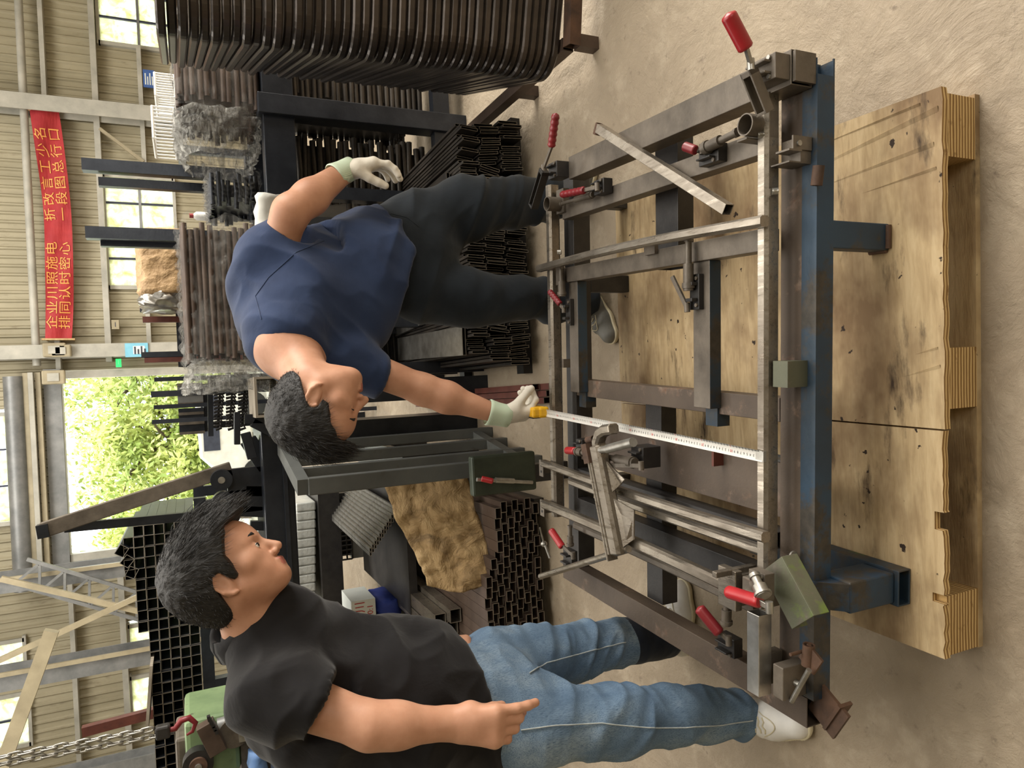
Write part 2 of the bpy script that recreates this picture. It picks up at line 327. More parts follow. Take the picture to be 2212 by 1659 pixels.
# ================================================================ text helper
def text_polys(body, size, align='CENTER'):
    cu = bpy.data.curves.new('txt', 'FONT'); cu.body = body; cu.size = size; cu.align_x = align; cu.align_y = 'CENTER'; cu.resolution_u = 2
    o = bpy.data.objects.new('txt', cu); COL.objects.link(o)
    dg = bpy.context.evaluated_depsgraph_get(); me = o.evaluated_get(dg).to_mesh()
    vs = [v.co.copy() for v in me.vertices]; fs = [list(p.vertices) for p in me.polygons]
    o.evaluated_get(dg).to_mesh_clear(); bpy.data.objects.remove(o); bpy.data.curves.remove(cu); return vs, fs
def put_text(mb, body, size, origin, X, Y, mi=0, align='CENTER', sx=1.0):
    vs, fs = text_polys(body, size, align); origin = Vector(origin); X = Vector(X); Y = Vector(Y)
    mb.add([origin+X*v.x*sx+Y*v.y for v in vs], fs, mi)

def grip(mb, p0, p1, r, ribs=False, n=12):
    p0 = Vector(p0); p1 = Vector(p1); pts = []; rr = []
    k = 22
    for i in range(k+1):
        t_ = i/k; pts.append(p0.lerp(p1, t_)); e = 1.0
        if t_ > .9: e = math.sqrt(max(.02, 1-((t_-.9)/.1)**2))
        if t_ < .04: e = .8
        rr.append(r*e*(1+(.10*math.sin(t_*math.pi*12) if ribs and t_ < .9 else 0)))
    mb.path(pts, rr, n)
def nth(n):
    return ('first','second','third','fourth','fifth','sixth','seventh','eighth','ninth','tenth')[n-1] if n <= 10 else str(n)+('th' if 10 < n % 100 < 14 else {1:'st', 2:'nd', 3:'rd'}.get(n % 10, 'th'))
# ================================================================ the hall
WY = 14.0
def wr(px0, py0, px1, py1, y=WY):
    """x and z range on the rear wall of an image rectangle"""
    ps = [at(px, py, y) for px in (px0, px1) for py in (py0, py1)]
    zt = (at(px0, py0, y).z+at(px0, py1, y).z)/2; zb = (at(px1, py0, y).z+at(px1, py1, y).z)/2
    xa = (at(px0, py0, y).x+at(px1, py0, y).x)/2; xb = (at(px0, py1, y).x+at(px1, py1, y).x)/2
    return min(xa, xb), max(xa, xb), min(zt, zb), max(zt, zb)
wins = [wr(210, -60, 380, 103), wr(229, 383, 380, 620), wr(-40, 893, 30, 1130), wr(-40, 1384, 56, 1455), wr(-40, 1500, 67, 1612), wr(278, 1345, 330, 1408), wr(283, 1456, 330, 1545)]
dx0, dx1, _, dz1 = wr(142, 806, 400, 1186); doorr = (dx0, dx1, -.1, dz1)
mb = MB(); mb.add([(-11,-6,0),(9,-6,0),(9,WY,0),(-11,WY,0)], [(0,1,2,3)]); struct(mb.build('floor', MT['concrete']))
mb = MB(); mb.box(-11, 9, -6, WY+.3, 8.0, 8.1); struct(mb.build('ceiling', MT['wall_sheet']))
mb = MB(); mb.box(-11.1, -11, -6, WY, 0, 8); struct(mb.build('wall_left', MT['wall_sheet']))
mb = MB(); mb.box(8.9, 9.0, -6, WY, 0, 8); struct(mb.build('wall_right', MT['wall_sheet']))
mb = MB(); mb.box(-11, 9, -6.1, -6, 0, 8); struct(mb.build('wall_front', MT['wall_sheet']))
# rear wall: ribbed sheet with openings
mb = MB(); PT = .145; x = -11.0; holes = wins+[doorr]
while x < 9.0:
    segs = [(x, x+.02, 0, -.028), (x+.02, x+.045, -.028, -.028), (x+.045, x+.065, -.028, 0), (x+.065, x+PT, 0, 0)]
    iv = [(0.0, 8.0)]
    for (a, b, c, d_) in holes:
        if a < x+PT*.5 < b:
            n2 = []
            for (l, h) in iv:
                if c > l: n2.append((l, min(h, c)))
                if d_ < h: n2.append((max(l, d_), h))
            iv = [q for q in n2 if q[1]-q[0] > .01]
    for (l, h) in iv:
        for (xa, xb, ya, yb) in segs: mb.add([(xa, WY+ya, l), (xb, WY+yb, l), (xb, WY+yb, h), (xa, WY+ya, h)], [(0,1,2,3)])
    x += PT
struct(mb.build('wall_back', MT['wall_sheet']))
# windows
t = NT('pane_frosted'); tl = t.n.new('ShaderNodeBsdfTranslucent'); c = t.ramp(t.noise(5, 6, .75, None, .6), [(.35, srgb(196,196,150)), (.65, srgb(250,252,240))]); t.link(c, tl.inputs[0])
gl = t.n.new('ShaderNodeBsdfGlossy'); gl.inputs[1].default_value = .3; mx = t.n.new('ShaderNodeMixShader'); mx.inputs[0].default_value = .05; t.link(tl.outputs[0], mx.inputs[1]); t.link(gl.outputs[0], mx.inputs[2]); t.link(mx.outputs[0], t.n['Material Output'].inputs[0]); MT['pane'] = t.m
def window(i, r, cols, rows):
    x0, x1, z0, z1 = r; y = WY-.03
    mb = MB(); fw = .05
    for a in (x0, x1): mb.box(a-fw, a+fw*.3, y-.05, y+.06, z0, z1)
    for a in (z0, z1): mb.box(x0-fw, x1+fw, y-.05, y+.06, a-fw*.5, a+fw*.5)
    o = struct(mb.build('window_%d' % (i+1), MT['beam_paint']))
    cs = [x0+(x1-x0)*k/cols for k in range(cols+1)]; rs = [z0+(z1-z0)*k/rows for k in range(rows+1)]
    for k in range(1, cols): MB().box(cs[k]-.015, cs[k]+.015, y-.03, y+.03, z0, z1).build('mullion', MT['ink_dark'], o)
    for k in range(1, rows): MB().box(x0, x1, y-.035, y+.03, rs[k]-.02, rs[k]+.02).build('transom', MT['grey_metal'], o)
    for a in range(cols):
        for b in range(rows): MB().box(cs[a]+.02, cs[a+1]-.02, y, y+.008, rs[b]+.02, rs[b+1]-.02).build('pane', MT['pane'], o)
for i, (r, c, w2) in enumerate(zip(wins, (3, 4, 3, 1, 2, 1, 1), (2, 2, 1, 1, 1, 1, 1))): window(i, r, c, w2)
# purlins, columns
def hbar(n, px, py0, py1, h, dep=.08, mat='beam_paint', y=13.88):
    a = at(px, py0, y); b = at(px, py1, y); z = (a.z+b.z)/2
    struct(MB().box(min(a.x, b.x), max(a.x, b.x), y-dep, WY-.02, z-h/2, z+h/2).build('trim_%d' % n, MT[mat]))
def hbarz(n, z, x0, x1, h, dep=.08, mat='beam_paint', y=13.88): struct(MB().box(x0, x1, y-dep, WY-.03, z-h/2, z+h/2).build('trim_%d' % n, MT[mat]))
zt = wins[1][3]
hbarz(1, zt+.04, dx1+.2, 9, .09); hbarz(2, zt+.04, -11, dx0-.1, .09); hbarz(3, at(88, 30, 13.9).z, -11, 9, .07); hbarz(4, at(302, 160, 13.9).z, wins[1][1]+.05, wins[0][0]-.05, .07); hbarz(5, at(320, 690, 13.9).z, dx1+.2, wins[1][0]-.05, .07)
a = at(40, 0, 13.7); struct(MB().cyl((9, 13.7, a.z), (.7, 13.7, at(75, 700, 13.7).z), .06, n=10).build('trim_6', MT['beam_paint']))
def column(n, px, py, wd, y, mat, dep=.28):
    c0 = at(px, py, y); mb = MB(); mb.box(c0.x-wd/2, c0.x+wd/2, y-.02, y, 0, 8.0); mb.box(c0.x-wd/2, c0.x+wd/2, y+dep, y+dep+.02, 0, 8); mb.box(c0.x-.01, c0.x+.01, y, y+dep, 0, 8); struct(mb.build('trim_%d' % n, MT[mat]))
column(7, 150, 228, .26, 13.55, 'beam_paint'); column(8, 200, 757, .22, 13.55, 'beam_paint')
column(9, 200, 1238, .24, 12.6, 'grey_metal', .45); column(10, 200, 1440, .24, 12.0, 'grey_metal', .45); column(11, 100, 1700, .24, 12.0, 'grey_metal')
for n_, (px_, py_, y_) in enumerate(((200, 1226, 12.56), (200, 1422, 11.96))):
    c0 = at(px_, py_, y_); struct(MB().box(c0.x-.03, c0.x+.03, y_-.04, y_, 0, 8).build('trim_%d' % (17+n_), MT['cream_paint']))
def brace(n, p, q, w_, y, mat='cream_paint', d=.06):
    struct(MB().bar(at(*p, y), at(*q, y), d, w_, up=(0, 0, 1)).build('trim_%d' % n, MT[mat]))
brace(12, (2, 1250), (342, 1330), .075, 11.75); brace(13, (322, 1278), (-5, 1428), .075, 11.7); brace(14, (112, 1362), (0, 1668), .16, 10.6, 'cream_paint', .12)
brace(15, (215, 278), (310, 350), .05, 13.8)
# lattice girder between the columns
ga = at(30, 1262, 12.4); gb = at(345, 1352, 12.4); gx = (gb-ga); gn = Vector((gx.z, 0, -gx.x)).normalized()*.38; mb = MB()
mb.bar(ga, gb, .05, .05); mb.bar(ga-gn, gb-gn, .05, .05); k = 12
for i in range(k): mb.bar(ga+gx*(i/k)-(gn if i % 2 else gn*0), ga+gx*((i+1)/k)-(gn*0 if i % 2 else gn), .035, .035)
struct(mb.build('trim_16', MT['grey_metal']))
# rolling gate: lintel, rails, drum and drive boxes
dj = thing('rolling_gate', 'rolled-up gate with cream rail and drive boxes above the bright opening', 'gate', ((dx0+dx1)/2, 13.8, dz1))
MB().box(dx0-.1, dx1+.1, 13.75, 13.97, dz1-.02, dz1+.22).build('lintel', MT['grey_metal'], dj)
for k, (m_, y_) in enumerate((('cream_paint', 13.62), ('beam_paint', 13.55), ('cream_paint', 13.66))): MB().box(dx0-.45, dx1+.05, y_, y_+.1, dz1+.24+k*.09, dz1+.31+k*.09).build('rail', MT[m_], dj)
MB().cyl((dx0-.4, 13.7, dz1+.62), (dx1, 13.7, dz1+.62), .14, n=18).build('drum', MT['grey_metal'], dj)
for (px, py, s_) in ((118, 756, .16), (132, 758, .14), (116, 815, .16)):
    c0 = at(px, py, 13.45); o = MB().box(c0.x-s_*.7, c0.x+s_*.7, 13.4, 13.52, c0.z-s_, c0.z+s_, bev=.02).build('drive_box', MT['cream_paint'], dj); MB().box(c0.x-s_*.4, c0.x+s_*.4, 13.385, 13.41, c0.z-s_*.5, c0.z+s_*.5).build('cover', MT['beam_paint'], o)
for s_, xx in ((-1, dx0), (1, dx1)): MB().box(xx-.06, xx+.06, 13.8, 13.97, 0, dz1).build('jamb', MT['beam_paint'], dj)
# banner with two lines of characters
ca, cb, cc_, cd = at(64, 237, 13.7), at(126, 237, 13.7), at(155, 733, 13.7), at(97, 733, 13.7)   # right-top, right-bottom, left-bottom, left-top
bn = thing('banner', 'red cloth banner with orange characters on the ribbed wall', 'banner', (ca+cc_)/2)
def bpt(u, v, off=0.0):      # u from left to right, v from bottom to top
    lo = cc_.lerp(cb, u); hi = cd.lerp(ca, u); p = lo.lerp(hi, v); p = p+Vector((0, 0, -.10*math.sin(math.pi*u)*(.9 if v > .5 else 1.0)))
    p.y += .035*math.sin(u*9+v*2.5)+.025*math.sin(v*6+u*14)-off; return p
NU, NV = 70, 12
mb = MB(); mb.add([bpt(i/NU, j/NV) for i in range(NU+1) for j in range(NV+1)], [(i*(NV+1)+j, (i+1)*(NV+1)+j, (i+1)*(NV+1)+j+1, i*(NV+1)+j+1) for i in range(NU) for j in range(NV)], 0, True); mb.build('banner_cloth', MT['banner_red'], bn)
mb = MB(); 
for s_, (r1, r2) in enumerate((('企业川照施电', '折改言工少名'), ('排同认时密心', '一段图总行口'))):
    for k, ch in enumerate(r1+r2):
        u0 = (.075+.064*k) if k < 6 else (.545+.07*(k-6)); vs, fs = text_polys(ch, .25)
        mb.add([bpt(u0+v.x/4.15, (.72 if s_ == 0 else .27)+v.y/.56, .012) for v in vs], fs)
mb.build('characters', MT['banner_text'], bn, kind='stuff')
for p, q in ((cd, cc_), (ca, cb)): MB().cyl(p+(p-q)*.12, q+(q-p)*.12, .018, n=8).build('banner_pole', MT['wood_light'], bn); MB().cyl(p+Vector((0,-.01,0)), p+Vector((0,.29,0)), .012, n=6).build('banner_tie', MT['wood_light'], bn); MB().cyl(q+Vector((0,-.01,0)), q+Vector((0,.29,0)), .012, n=6).build('banner_tie', MT['wood_light'], bn)
# notices, exit light, small boxes
def sign(px0, py0, px1, py1, y, name, label, mats, fn=None, th=.02):
    x0, x1, z0, z1 = wr(px0, py0, px1, py1, y); o = MB().box(x0, x1, y, y+th, z0, z1).build(name, mats, None, label, 'sign')
    if fn: fn(o, x0, x1, z0, z1, y-.003)
    return o
def lines(o, x0, x1, z0, z1, y, mat='sign_white', n=4, f0=.15, f1=.85):
    for k in range(n):
        z = z0+(z1-z0)*(.2+.6*k/max(1, n-1)); h = (z1-z0)*.05; rr = random.Random(k)
        MB().box(x0+(x1-x0)*f0, x0+(x1-x0)*(f1-rr.random()*.25), y, y+.002, z-h, z+h).build('print_line', MT[mat], o)
sign(309, 151, 334, 189, 13.8, 'wall_notice', 'blue wall notice with white lines below the upper window', MT['blue_sign'], lines)
def board(o, x0, x1, z0, z1, y):
    MB().box(x0+.05, x1-.05, y, y+.002, z0+.05, z1-.12).build('sheet', MT['sign_white'], o)
    lines(o, x0, x1, z0, z1-.1, y-.003, 'ink_dark', 4, .2, .8)
sign(270, 741, 320, 771, 13.5, 'notice_board', 'pale blue framed notice board on the column beside the gate', MT['sign_cyan'], board)
sign(250, 775, 262, 793, 13.7, 'exit_sign', 'small lit green exit sign beside the gate', MT['exit_green'], lambda o, a, b, c, d, y: MB().box(a+.05, a+.12, y, y+.002, c+.04, d-.04).build('figure', MT['sign_white'], o))
sign(241, 691, 257, 711, 13.75, 'switch_box', 'small cream switch box with dark socket on the ribbed wall', MT['cream_paint'], lambda o, a, b, c, d, y: MB().box(a+.04, b-.04, y, y+.002, c+.05, d-.05).build('socket', MT['ink_dark'], o), .08)
# ================================================================ outdoors behind the gate
mb = MB(); mb.add([(-40, WY+.1, -.04), (40, WY+.1, -.04), (40, 70, -.04), (-40, 70, -.04)], [(0,1,2,3)]); struct(mb.build('ground_outside', simple('ground_outside', (150,146,128), (176,170,150), 2, .9)))
def tree(x, y, h, r, n, label, seed):
    rs = random.Random(seed); tr = thing('tree', label, 'tree', (x, y, -.04), 'trees outside the gate')
    mb = MB(); mb.path([(x, y, -.04), (x+.1, y, h*.3), (x-.05, y+.1, h*.6), (x, y, h*.9)], [.22, .17, .1, .03], 9)
    for k in range(9):
        a = rs.uniform(0, 6.28); z = h*rs.uniform(.25, .7); mb.path([(x, y, z), (x+math.cos(a)*r*.5, y+math.sin(a)*r*.5, z+h*.12), (x+math.cos(a)*r*.9, y+math.sin(a)*r*.9, z+h*.16)], [.07, .04, .01], 6)
    mb.build('trunk', MT['bark'], tr)
    cl = [(Vector((x+rs.gauss(0, r*.45), y+rs.gauss(0, r*.45), h*rs.uniform(.18, 1.0))), rs.uniform(.35, .8)) for _ in range(46)]
    mb = MB(); vs = []; fs = []
    for k in range(n):
        c0, rr = rs.choice(cl); p = c0+Vector((rs.gauss(0, rr*.6), rs.gauss(0, rr*.6), rs.gauss(0, rr*.5)))
        if p.z < .4: continue
        a = Vector((rs.uniform(-1,1), rs.uniform(-1,1), rs.uniform(-1,1))).normalized(); b = a.orthogonal().normalized(); s_ = rs.uniform(.06, .12)
        i = len(vs); vs += [p-a*s_, p+b*s_*.45, p+a*s_, p-b*s_*.45]; fs.append((i, i+1, i+2, i+3))
    mb.add(vs, fs); mb.build('foliage', MT['leaf'], tr, kind='stuff')
tree(-1.2, 21.5, 4.0, 1.7, 8000, 'leafy yellow-green tree in the middle of the gate opening', 3)
tree(.9, 23.0, 4.7, 2.0, 8000, 'taller pale green tree outside beside the notice-board column', 5)
tree(-3.6, 24.0, 4.2, 2.0, 7000, 'leafy tree outside behind the tilted dark lever', 9)
cx, cy = -.95, 18.2; car = thing('parked_van', 'white van parked outside the gate under the trees', 'van', (cx, cy, -.04))
mb = MB(); prof = [(-1.1, .3), (-1.1, .95), (-.75, 1.05), (-.35, 1.42), (1.1, 1.48), (1.2, 1.0), (1.2, .3)]
vs = [(cx+a, cy-.8, z) for a, z in prof]+[(cx+a, cy+.8, z) for a, z in prof]; n = len(prof)
mb.add(vs, [list(range(n)), list(reversed(range(n, 2*n)))]+[(i, n+i, n+(i+1) % n, (i+1) % n) for i in range(n)]); mb.build('van_body', MT['white_paint'], car, bevel=.05)
MB().box(cx-.2, cx+.4, cy-.815, cy-.79, 1.0, 1.34).build('side_window', MT['ink_dark'], car); MB().box(cx+.5, cx+1.05, cy-.815, cy-.79, 1.0, 1.36).build('side_window', MT['ink_dark'], car)
for a in (-.75, .8):
    for b in (-.75, .75): MB().cyl((cx+a, cy+b-.1, .25), (cx+a, cy+b+.1, .25), .29, n=20).build('wheel', MT['black_rubber'], car)
bl_ = thing('outbuilding', 'low pale building beyond the yard outside the gate', 'building', (-5.2, 31, -.04)); MB().box(-9, 2.0, 30, 34, -.04, 2.2).build('walls', MT['white_paint'], bl_); MB().box(-9.3, 2.3, 29.6, 34.4, 2.2, 2.4).build('roof', MT['grey_metal'], bl_)
for k in range(6): MB().box(-8.2+k*1.6, -7.2+k*1.6, 29.97, 30.0, .9, 1.7).build('window', MT['ink_dark'], bl_)

# ================================================================ stack of bent frames beside the camera's right hand
SQ = Vector((math.sin(math.radians(18)), math.cos(math.radians(18)), 0)); SP = Vector((SQ.y, -SQ.x, 0))
base = atz(1205, 182, .13)
ft = thing('stack_stand', 'rusty brown steel stand on the floor carrying the tall stack of bent frames', 'stand', (1.4, 2.6, 0))
k0 = Vector((1.36, 2.5, 0)); RU = MT['rust']
MB().bar(k0+Vector((.0, .0, .115)), k0+Vector((1.2, -.22, .115)), .06, .05, hollow=.004).build('front_tube', RU, ft)
MB().bar(k0+Vector((.02, .03, .115)), k0+Vector((.05, 1.3, .115)), .05, .05, hollow=.004).build('side_tube', MT['tube_brown'], ft)
for (ox, oy) in ((.02, .0), (.04, .55), (.05, 1.2)): MB().bar(k0+Vector((ox, oy, 0)), k0+Vector((ox, oy, .09)), .05, .05, up=(0,1,0)).build('foot', MT['tube_brown'], ft)
NL = 44; HT = 1.50/NL; R_ = .11; pts = []
L1, L2 = 1.25, 1.05; org = base.copy(); org.z = 0
cor = Vector((0, 0, 0)); pts.append(SP*L1)
for k in range(0, 10):
    a = math.pi/2*k/9; pts.append(SP*(R_-R_*math.sin(a))+SQ*(R_-R_*math.cos(a)))
pts.append(SQ*.35); pts.append(SQ*.7); pts.append(SQ*L2)
mb = MB(); mb.rpath(pts, .042, HT*.9, (0,0,1)); fm = mb.mesh('bent_frame', MT['stack_tube'])
rs = random.Random(4)
for k in range(NL):
    zz = .142+HT*(k+.5); j = Vector((rs.uniform(-.006, .006)+.04*(1-k/NL), rs.uniform(-.006, .006), 0)) if k < NL-3 else Vector((rs.uniform(-.01,.01), rs.uniform(-.02, .02), 0))
    inst(fm, 'bent_frame', org+Vector((0, 0, zz))+j, (0, 0, rs.uniform(-.006, .006)), 'black bent tube frame, %s from the floor in the tall rounded stack' % nth(k+1), 'steel frame', 'bent frames in the tall stack')

# ================================================================ racks and wrapped bundles behind the man in blue
rk = thing('storage_rack', 'dark steel storage rack behind the man in the blue shirt', 'rack', (1.2, 4.2, 0))
BK = MT['steel_blue_black']
MB().box(.45, 2.6, 4.0, 4.12, 1.0, 1.165, bev=.005).build('beam', BK, rk); MB().box(.45, 2.6, 4.9, 5.02, 1.0, 1.165, bev=.005).build('beam', BK, rk)
for x in (1.575, .52, 2.55): MB().box(x-.055, x+.055, 3.97, 4.09, 0, 1.19, bev=.004).build('post', BK, rk); MB().box(x-.055, x+.055, 4.93, 5.04, 0, 1.19, bev=.004).build('post', BK, rk)
for x in (1.12, .8): MB().box(x-.035, x+.035, 4.0, 4.08, .3, 1.0).build('stay', BK, rk)
MB().box(.6, 2.5, 3.99, 4.06, .10, .20).build('lower_beam', BK, rk); MB().box(.6, 2.5, 4.93, 5.0, .10, .20).build('lower_beam', BK, rk)
stk = [(at(440, 375, 5.15), at(178, 367, 5.15), .075), (at(450, 408, 5.2), at(214, 406, 5.2), .055), (at(430, 512, 5.15), at(186, 515, 5.15), .075), (at(430, 530, 5.25), at(218, 528, 5.25), .055)]
for k, (p, q, w2) in enumerate(stk):
    MB().bar((p.x, p.y, 0.0), (p.x, p.y, q.z), w2, w2, up=(0,1,0), hollow=.004).build('steel_upright', BK, None, ['tall dark square upright nearest the wrapped bundle with the clear end', 'shorter dark upright beside the tallest one against the window', 'tall dark square upright in front of the tan tarpaulin bundle', 'shorter dark upright touching the tan tarpaulin bundle'][k], 'upright', 'dark rack uprights')
def bundle(x0, x1, y0, y1, z0, z1, label, rod='tube_brown', film=(0.0, 1.0), nr=9, nc=16, end_film=None, rr=None, seed=1, wave_=.0, cat='bundle', group='bundles of steel rods'):
    rs = random.Random(seed); b = thing('wrapped_bundle' if film else 'rod_bundle', label, cat, ((x0+x1)/2, (y0+y1)/2, z0), group)
    ry = (y1-y0)/nc; rz = (z1-z0)/nr; mb = MB()
    for i in range(nc):
        for j in range(nr):
            if 0 < i < nc-1 and 0 < j < nr-1 and nc > 4: continue
            yc = y0+ry*(i+.5)+rs.uniform(-.2,.2)*ry; zc = z0+rz*(j+.5)+rs.uniform(-.2,.2)*rz; e0 = rs.uniform(0, .05); e1 = rs.uniform(0, .05); m_ = (x0+x1)/2
            mb.path([(x0+e0, yc, zc), (m_, yc+rs.uniform(-.006,.006), zc+rs.uniform(-.008,.008)), (x1-e1, yc, zc)], min(ry, rz)*.48, 6, 0, True)
    mb.box(x0+.07, x1-.07, y0+ry*.8, y1-ry*.8, z0+rz*.8, z1-rz*.8)
    mb.build('rods', MT[rod], b, kind='stuff')
    if film:
        n, m = 60, 40; vs = []; fx0 = x0+(x1-x0)*film[0]-.02; fx1 = x0+(x1-x0)*film[1]+.02
        for i in range(n+1):
            for k in range(m):
                a = 2*math.pi*k/m; c_, s_ = math.cos(a), math.sin(a); q = (abs(c_)**6+abs(s_)**6)**(-1/6)
                yy = (y0+y1)/2+((y1-y0)/2+.014)*c_*q; zz = (z0+z1)/2+((z1-z0)/2+.012)*s_*q
                dd = .012*math.sin(i*.9+k*1.7+seed)+.010*math.sin(i*.35-k*2.9)+.006*math.sin(k*5.1+i*.15)+rs.uniform(-.003,.003)
                vs.append((fx0+(fx1-fx0)*i/n+.02*math.sin(k*1.3), yy+dd*c_, zz+dd*s_))
        MB().add(vs, [(i*m+k, i*m+(k+1) % m, (i+1)*m+(k+1) % m, (i+1)*m+k) for i in range(n) for k in range(m)], 0, True).build('stretch_film', MT['film'], b)
    if end_film:
        n, m = 16, 36; vs = []; ex0, ex1 = end_film
        for i in range(n+1):
            s2 = 1-.25*(i/n)**2; 
            for k in range(m):
                a = 2*math.pi*k/m; c_, s_ = math.cos(a), math.sin(a); q = (abs(c_)**4+abs(s_)**4)**(-1/4); dd = rs.uniform(-.012,.012)+.02*math.sin(k*2.2+i*.8)
                vs.append((ex0+(ex1-ex0)*i/n+rs.uniform(-.01,.01), (y0+y1)/2+((y1-y0)/2*s2+.015+dd)*c_*q, (z0+z1)/2+((z1-z0)/2*s2+.012+dd)*s_*q))
        MB().add(vs, [(i*m+k, i*m+(k+1) % m, (i+1)*m+(k+1) % m, (i+1)*m+k) for i in range(n) for k in range(m)], 0, True).build('film_end', MT['film_end'], b, label='crinkled clear plastic film end')
    return b
zA0, zA1 = 1.168, at(378, 170, 4.1).z
bundle(at(470, 240, 4.1).x, 2.6, 4.02, 4.7, zA0, zA1, 'brown rod bundle in clear film on the rack next to the tall black stack', end_film=(at(470, 240, 4.1).x, at(470, 330, 4.1).x), seed=2, film=(.0, 1.0), nr=12, nc=18)
bundle(at(470, 452, 4.4).x, at(470, 340, 4.4).x-.09, 4.35, 4.85, 1.168, at(452, 400, 4.4).z, 'black rod bundle in film standing behind the raised elbow', rod='steel_blue_black', seed=5, nr=9, nc=12)
bC0, bC1 = at(500, 780, 3.95).x, at(500, 490, 3.95).x
bundle(bC0, bC1, 3.82, 4.5, 1.185, at(395, 640, 3.9).z, 'large brown rod bundle in film behind the back of the man in blue', seed=8, nr=14, nc=20, end_film=(bC0-.16, bC0+.02))
bundle(1.05, 1.50, 4.14, 4.84, .21, .98, 'dark rod bundle on the lower rack level behind the gloved hand', rod='steel_pile', film=None, seed=11, nr=20, nc=18)
bundle(1.66, 2.48, 4.14, 4.84, .21, .98, 'dark rod bundle on the lower rack level behind the bent frame stack', rod='steel_pile', film=None, seed=12, nr=22, nc=18)
bundle(.1, .95, 4.50, 4.88, .21, .90, 'dark wrapped bundle low on the rack behind the dark trousers', rod='steel_pile', seed=13, film=(0, 1), nr=16, nc=14)
# trestle under the large bundle
tr_ = thing('bundle_trestle', 'dark steel trestle under the large wrapped bundle', 'trestle', (.3, 4.1, 0)); zz = 1.168
for x in (.12, .39): MB().box(x-.04, x+.04, 3.86, 4.46, zz-.09, zz-.001).build('cross_beam', BK, tr_); MB().box(x-.035, x+.035, 3.9, 3.97, 0, zz-.09).build('leg', BK, tr_); MB().box(x-.035, x+.035, 4.36, 4.43, 0, zz-.09).build('leg', BK, tr_)
# tan tarpaulin bundle with foil end, farther back
x0, x1, z0, z1 = wr(292, 492, 405, 632, 6.2); tb = thing('tarpaulin_bundle', 'tan tarpaulin wrapped bundle with silvery end before the window', 'bundle', ((x0+x1)/2, 6.4, z0)); n, m = 18, 28
def blob(x0, x1, y0, y1, z0, z1, n, m, amp, seed, pw=5):
    rs = random.Random(seed); vs = []
    for i in range(n+1):
        e = .96 if i in (0, n) else 1
        for k in range(m):
            a = 2*math.pi*k/m; c_, s_ = math.cos(a), math.sin(a); q = (abs(c_)**pw+abs(s_)**pw)**(-1/pw)*e; dd = rs.uniform(-amp, amp)
            vs.append((x0+(x1-x0)*i/n+rs.uniform(-amp, amp)*.5, (y0+y1)/2+((y1-y0)/2+dd)*c_*q, (z0+z1)/2+((z1-z0)/2+dd)*s_*q))
    fs = [(i*m+k, i*m+(k+1) % m, (i+1)*m+(k+1) % m, (i+1)*m+k) for i in range(n) for k in range(m)]+[list(reversed(range(m))), list(range(n*m, n*m+m))]
    return MB().add(vs, fs, 0, True)
blob(x0, x1, 6.2, 6.8, z0, z1, n, m, .016, 3).build('tarpaulin', MT['tarp_tan'], tb); blob(x0-.1, x0+.02, 6.22, 6.78, z0+.01, z1-.01, 5, m, .03, 4).build('foil_end', MT['steel_bright'], tb); MB().box(x0, x1, 6.22, 6.78, z0-.05, z0-.01).build('cradle_board', MT['grey_wood'], tb)
for x in (x0+.1, x1-.1): MB().box(x-.03, x+.03, 6.3, 6.36, 0, z0-.05).build('cradle_leg', BK, tb); MB().box(x-.03, x+.03, 6.64, 6.7, 0, z0-.05).build('cradle_leg', BK, tb)
# white wire crates on the far racks
for (a, b_, c_, d_, y_, lb) in ((335, 160, 378, 208, 6.5, 'white wire crate farther from the gate, above the rod bundle'), (330, 232, 378, 300, 6.3, 'white wire crate with slanted lid above the clear film end')):
    x0, x1, z0, z1 = wr(a, b_, c_, d_, y_); cr = thing('wire_crate', lb, 'crate', ((x0+x1)/2, y_, z0), 'white wire crates'); 
    mb = MB(); 
    for zz in (z0, z1):
        for q in ((x0, y_, x1, y_), (x1, y_, x1, y_+.5), (x1, y_+.5, x0, y_+.5), (x0, y_+.5, x0, y_)): mb.cyl((q[0], q[1], zz), (q[2], q[3], zz), .012, n=6)
    mb.build('crate_frame', MT['white_paint'], cr); mb = MB()
    for k in range(10): xx = x0+(x1-x0)*k/9; mb.cyl((xx, y_, z0), (xx, y_, z1), .008, n=5); mb.cyl((xx, y_+.5, z0), (xx, y_+.5, z1), .008, n=5)
    mb.build('crate_wires', MT['white_paint'], cr, kind='stuff'); MB().box(x0-.05, x1+.05, y_+.02, y_+.48, z0-.05, z0-.012).build('crate_base', MT['grey_metal'], cr)
    for xx in (x0, x1): MB().box(xx-.03, xx+.03, y_+.2, y_+.26, 0, z0-.05).build('crate_post', BK, cr)
# thin upright bars on the far trolley, seen against the gate
for k, (p0, p1, py, w2) in enumerate(((302, 400, 668, .05), (308, 405, 690, .05), (305, 402, 767, .05), (312, 398, 778, .045), (333, 440, 820, .035), (326, 470, 852, .05), (332, 440, 880, .035), (328, 450, 912, .035))):
    yy_ = 6.84 if k < 4 else 6.6; a = at(p0, py, yy_); MB().box(a.x-w2*.5, a.x+w2*.5, yy_, yy_+w2, 0, a.z).build('thin_upright', MT['rust_red'] if k < 4 and k % 2 else BK, None, ('thin dark upright bar next to the tarpaulin end', 'thin rusty upright bar next to the tarpaulin end', 'thin dark upright bar below the notice board', 'thin rusty upright bar below the exit sign', 'thin dark upright at the edge of the gate', 'thicker dark upright beside the slatted crate', 'thin dark upright in front of the slatted crate', 'thin dark upright at the far side of the slatted crate')[k], 'upright', 'thin uprights on the far rack')
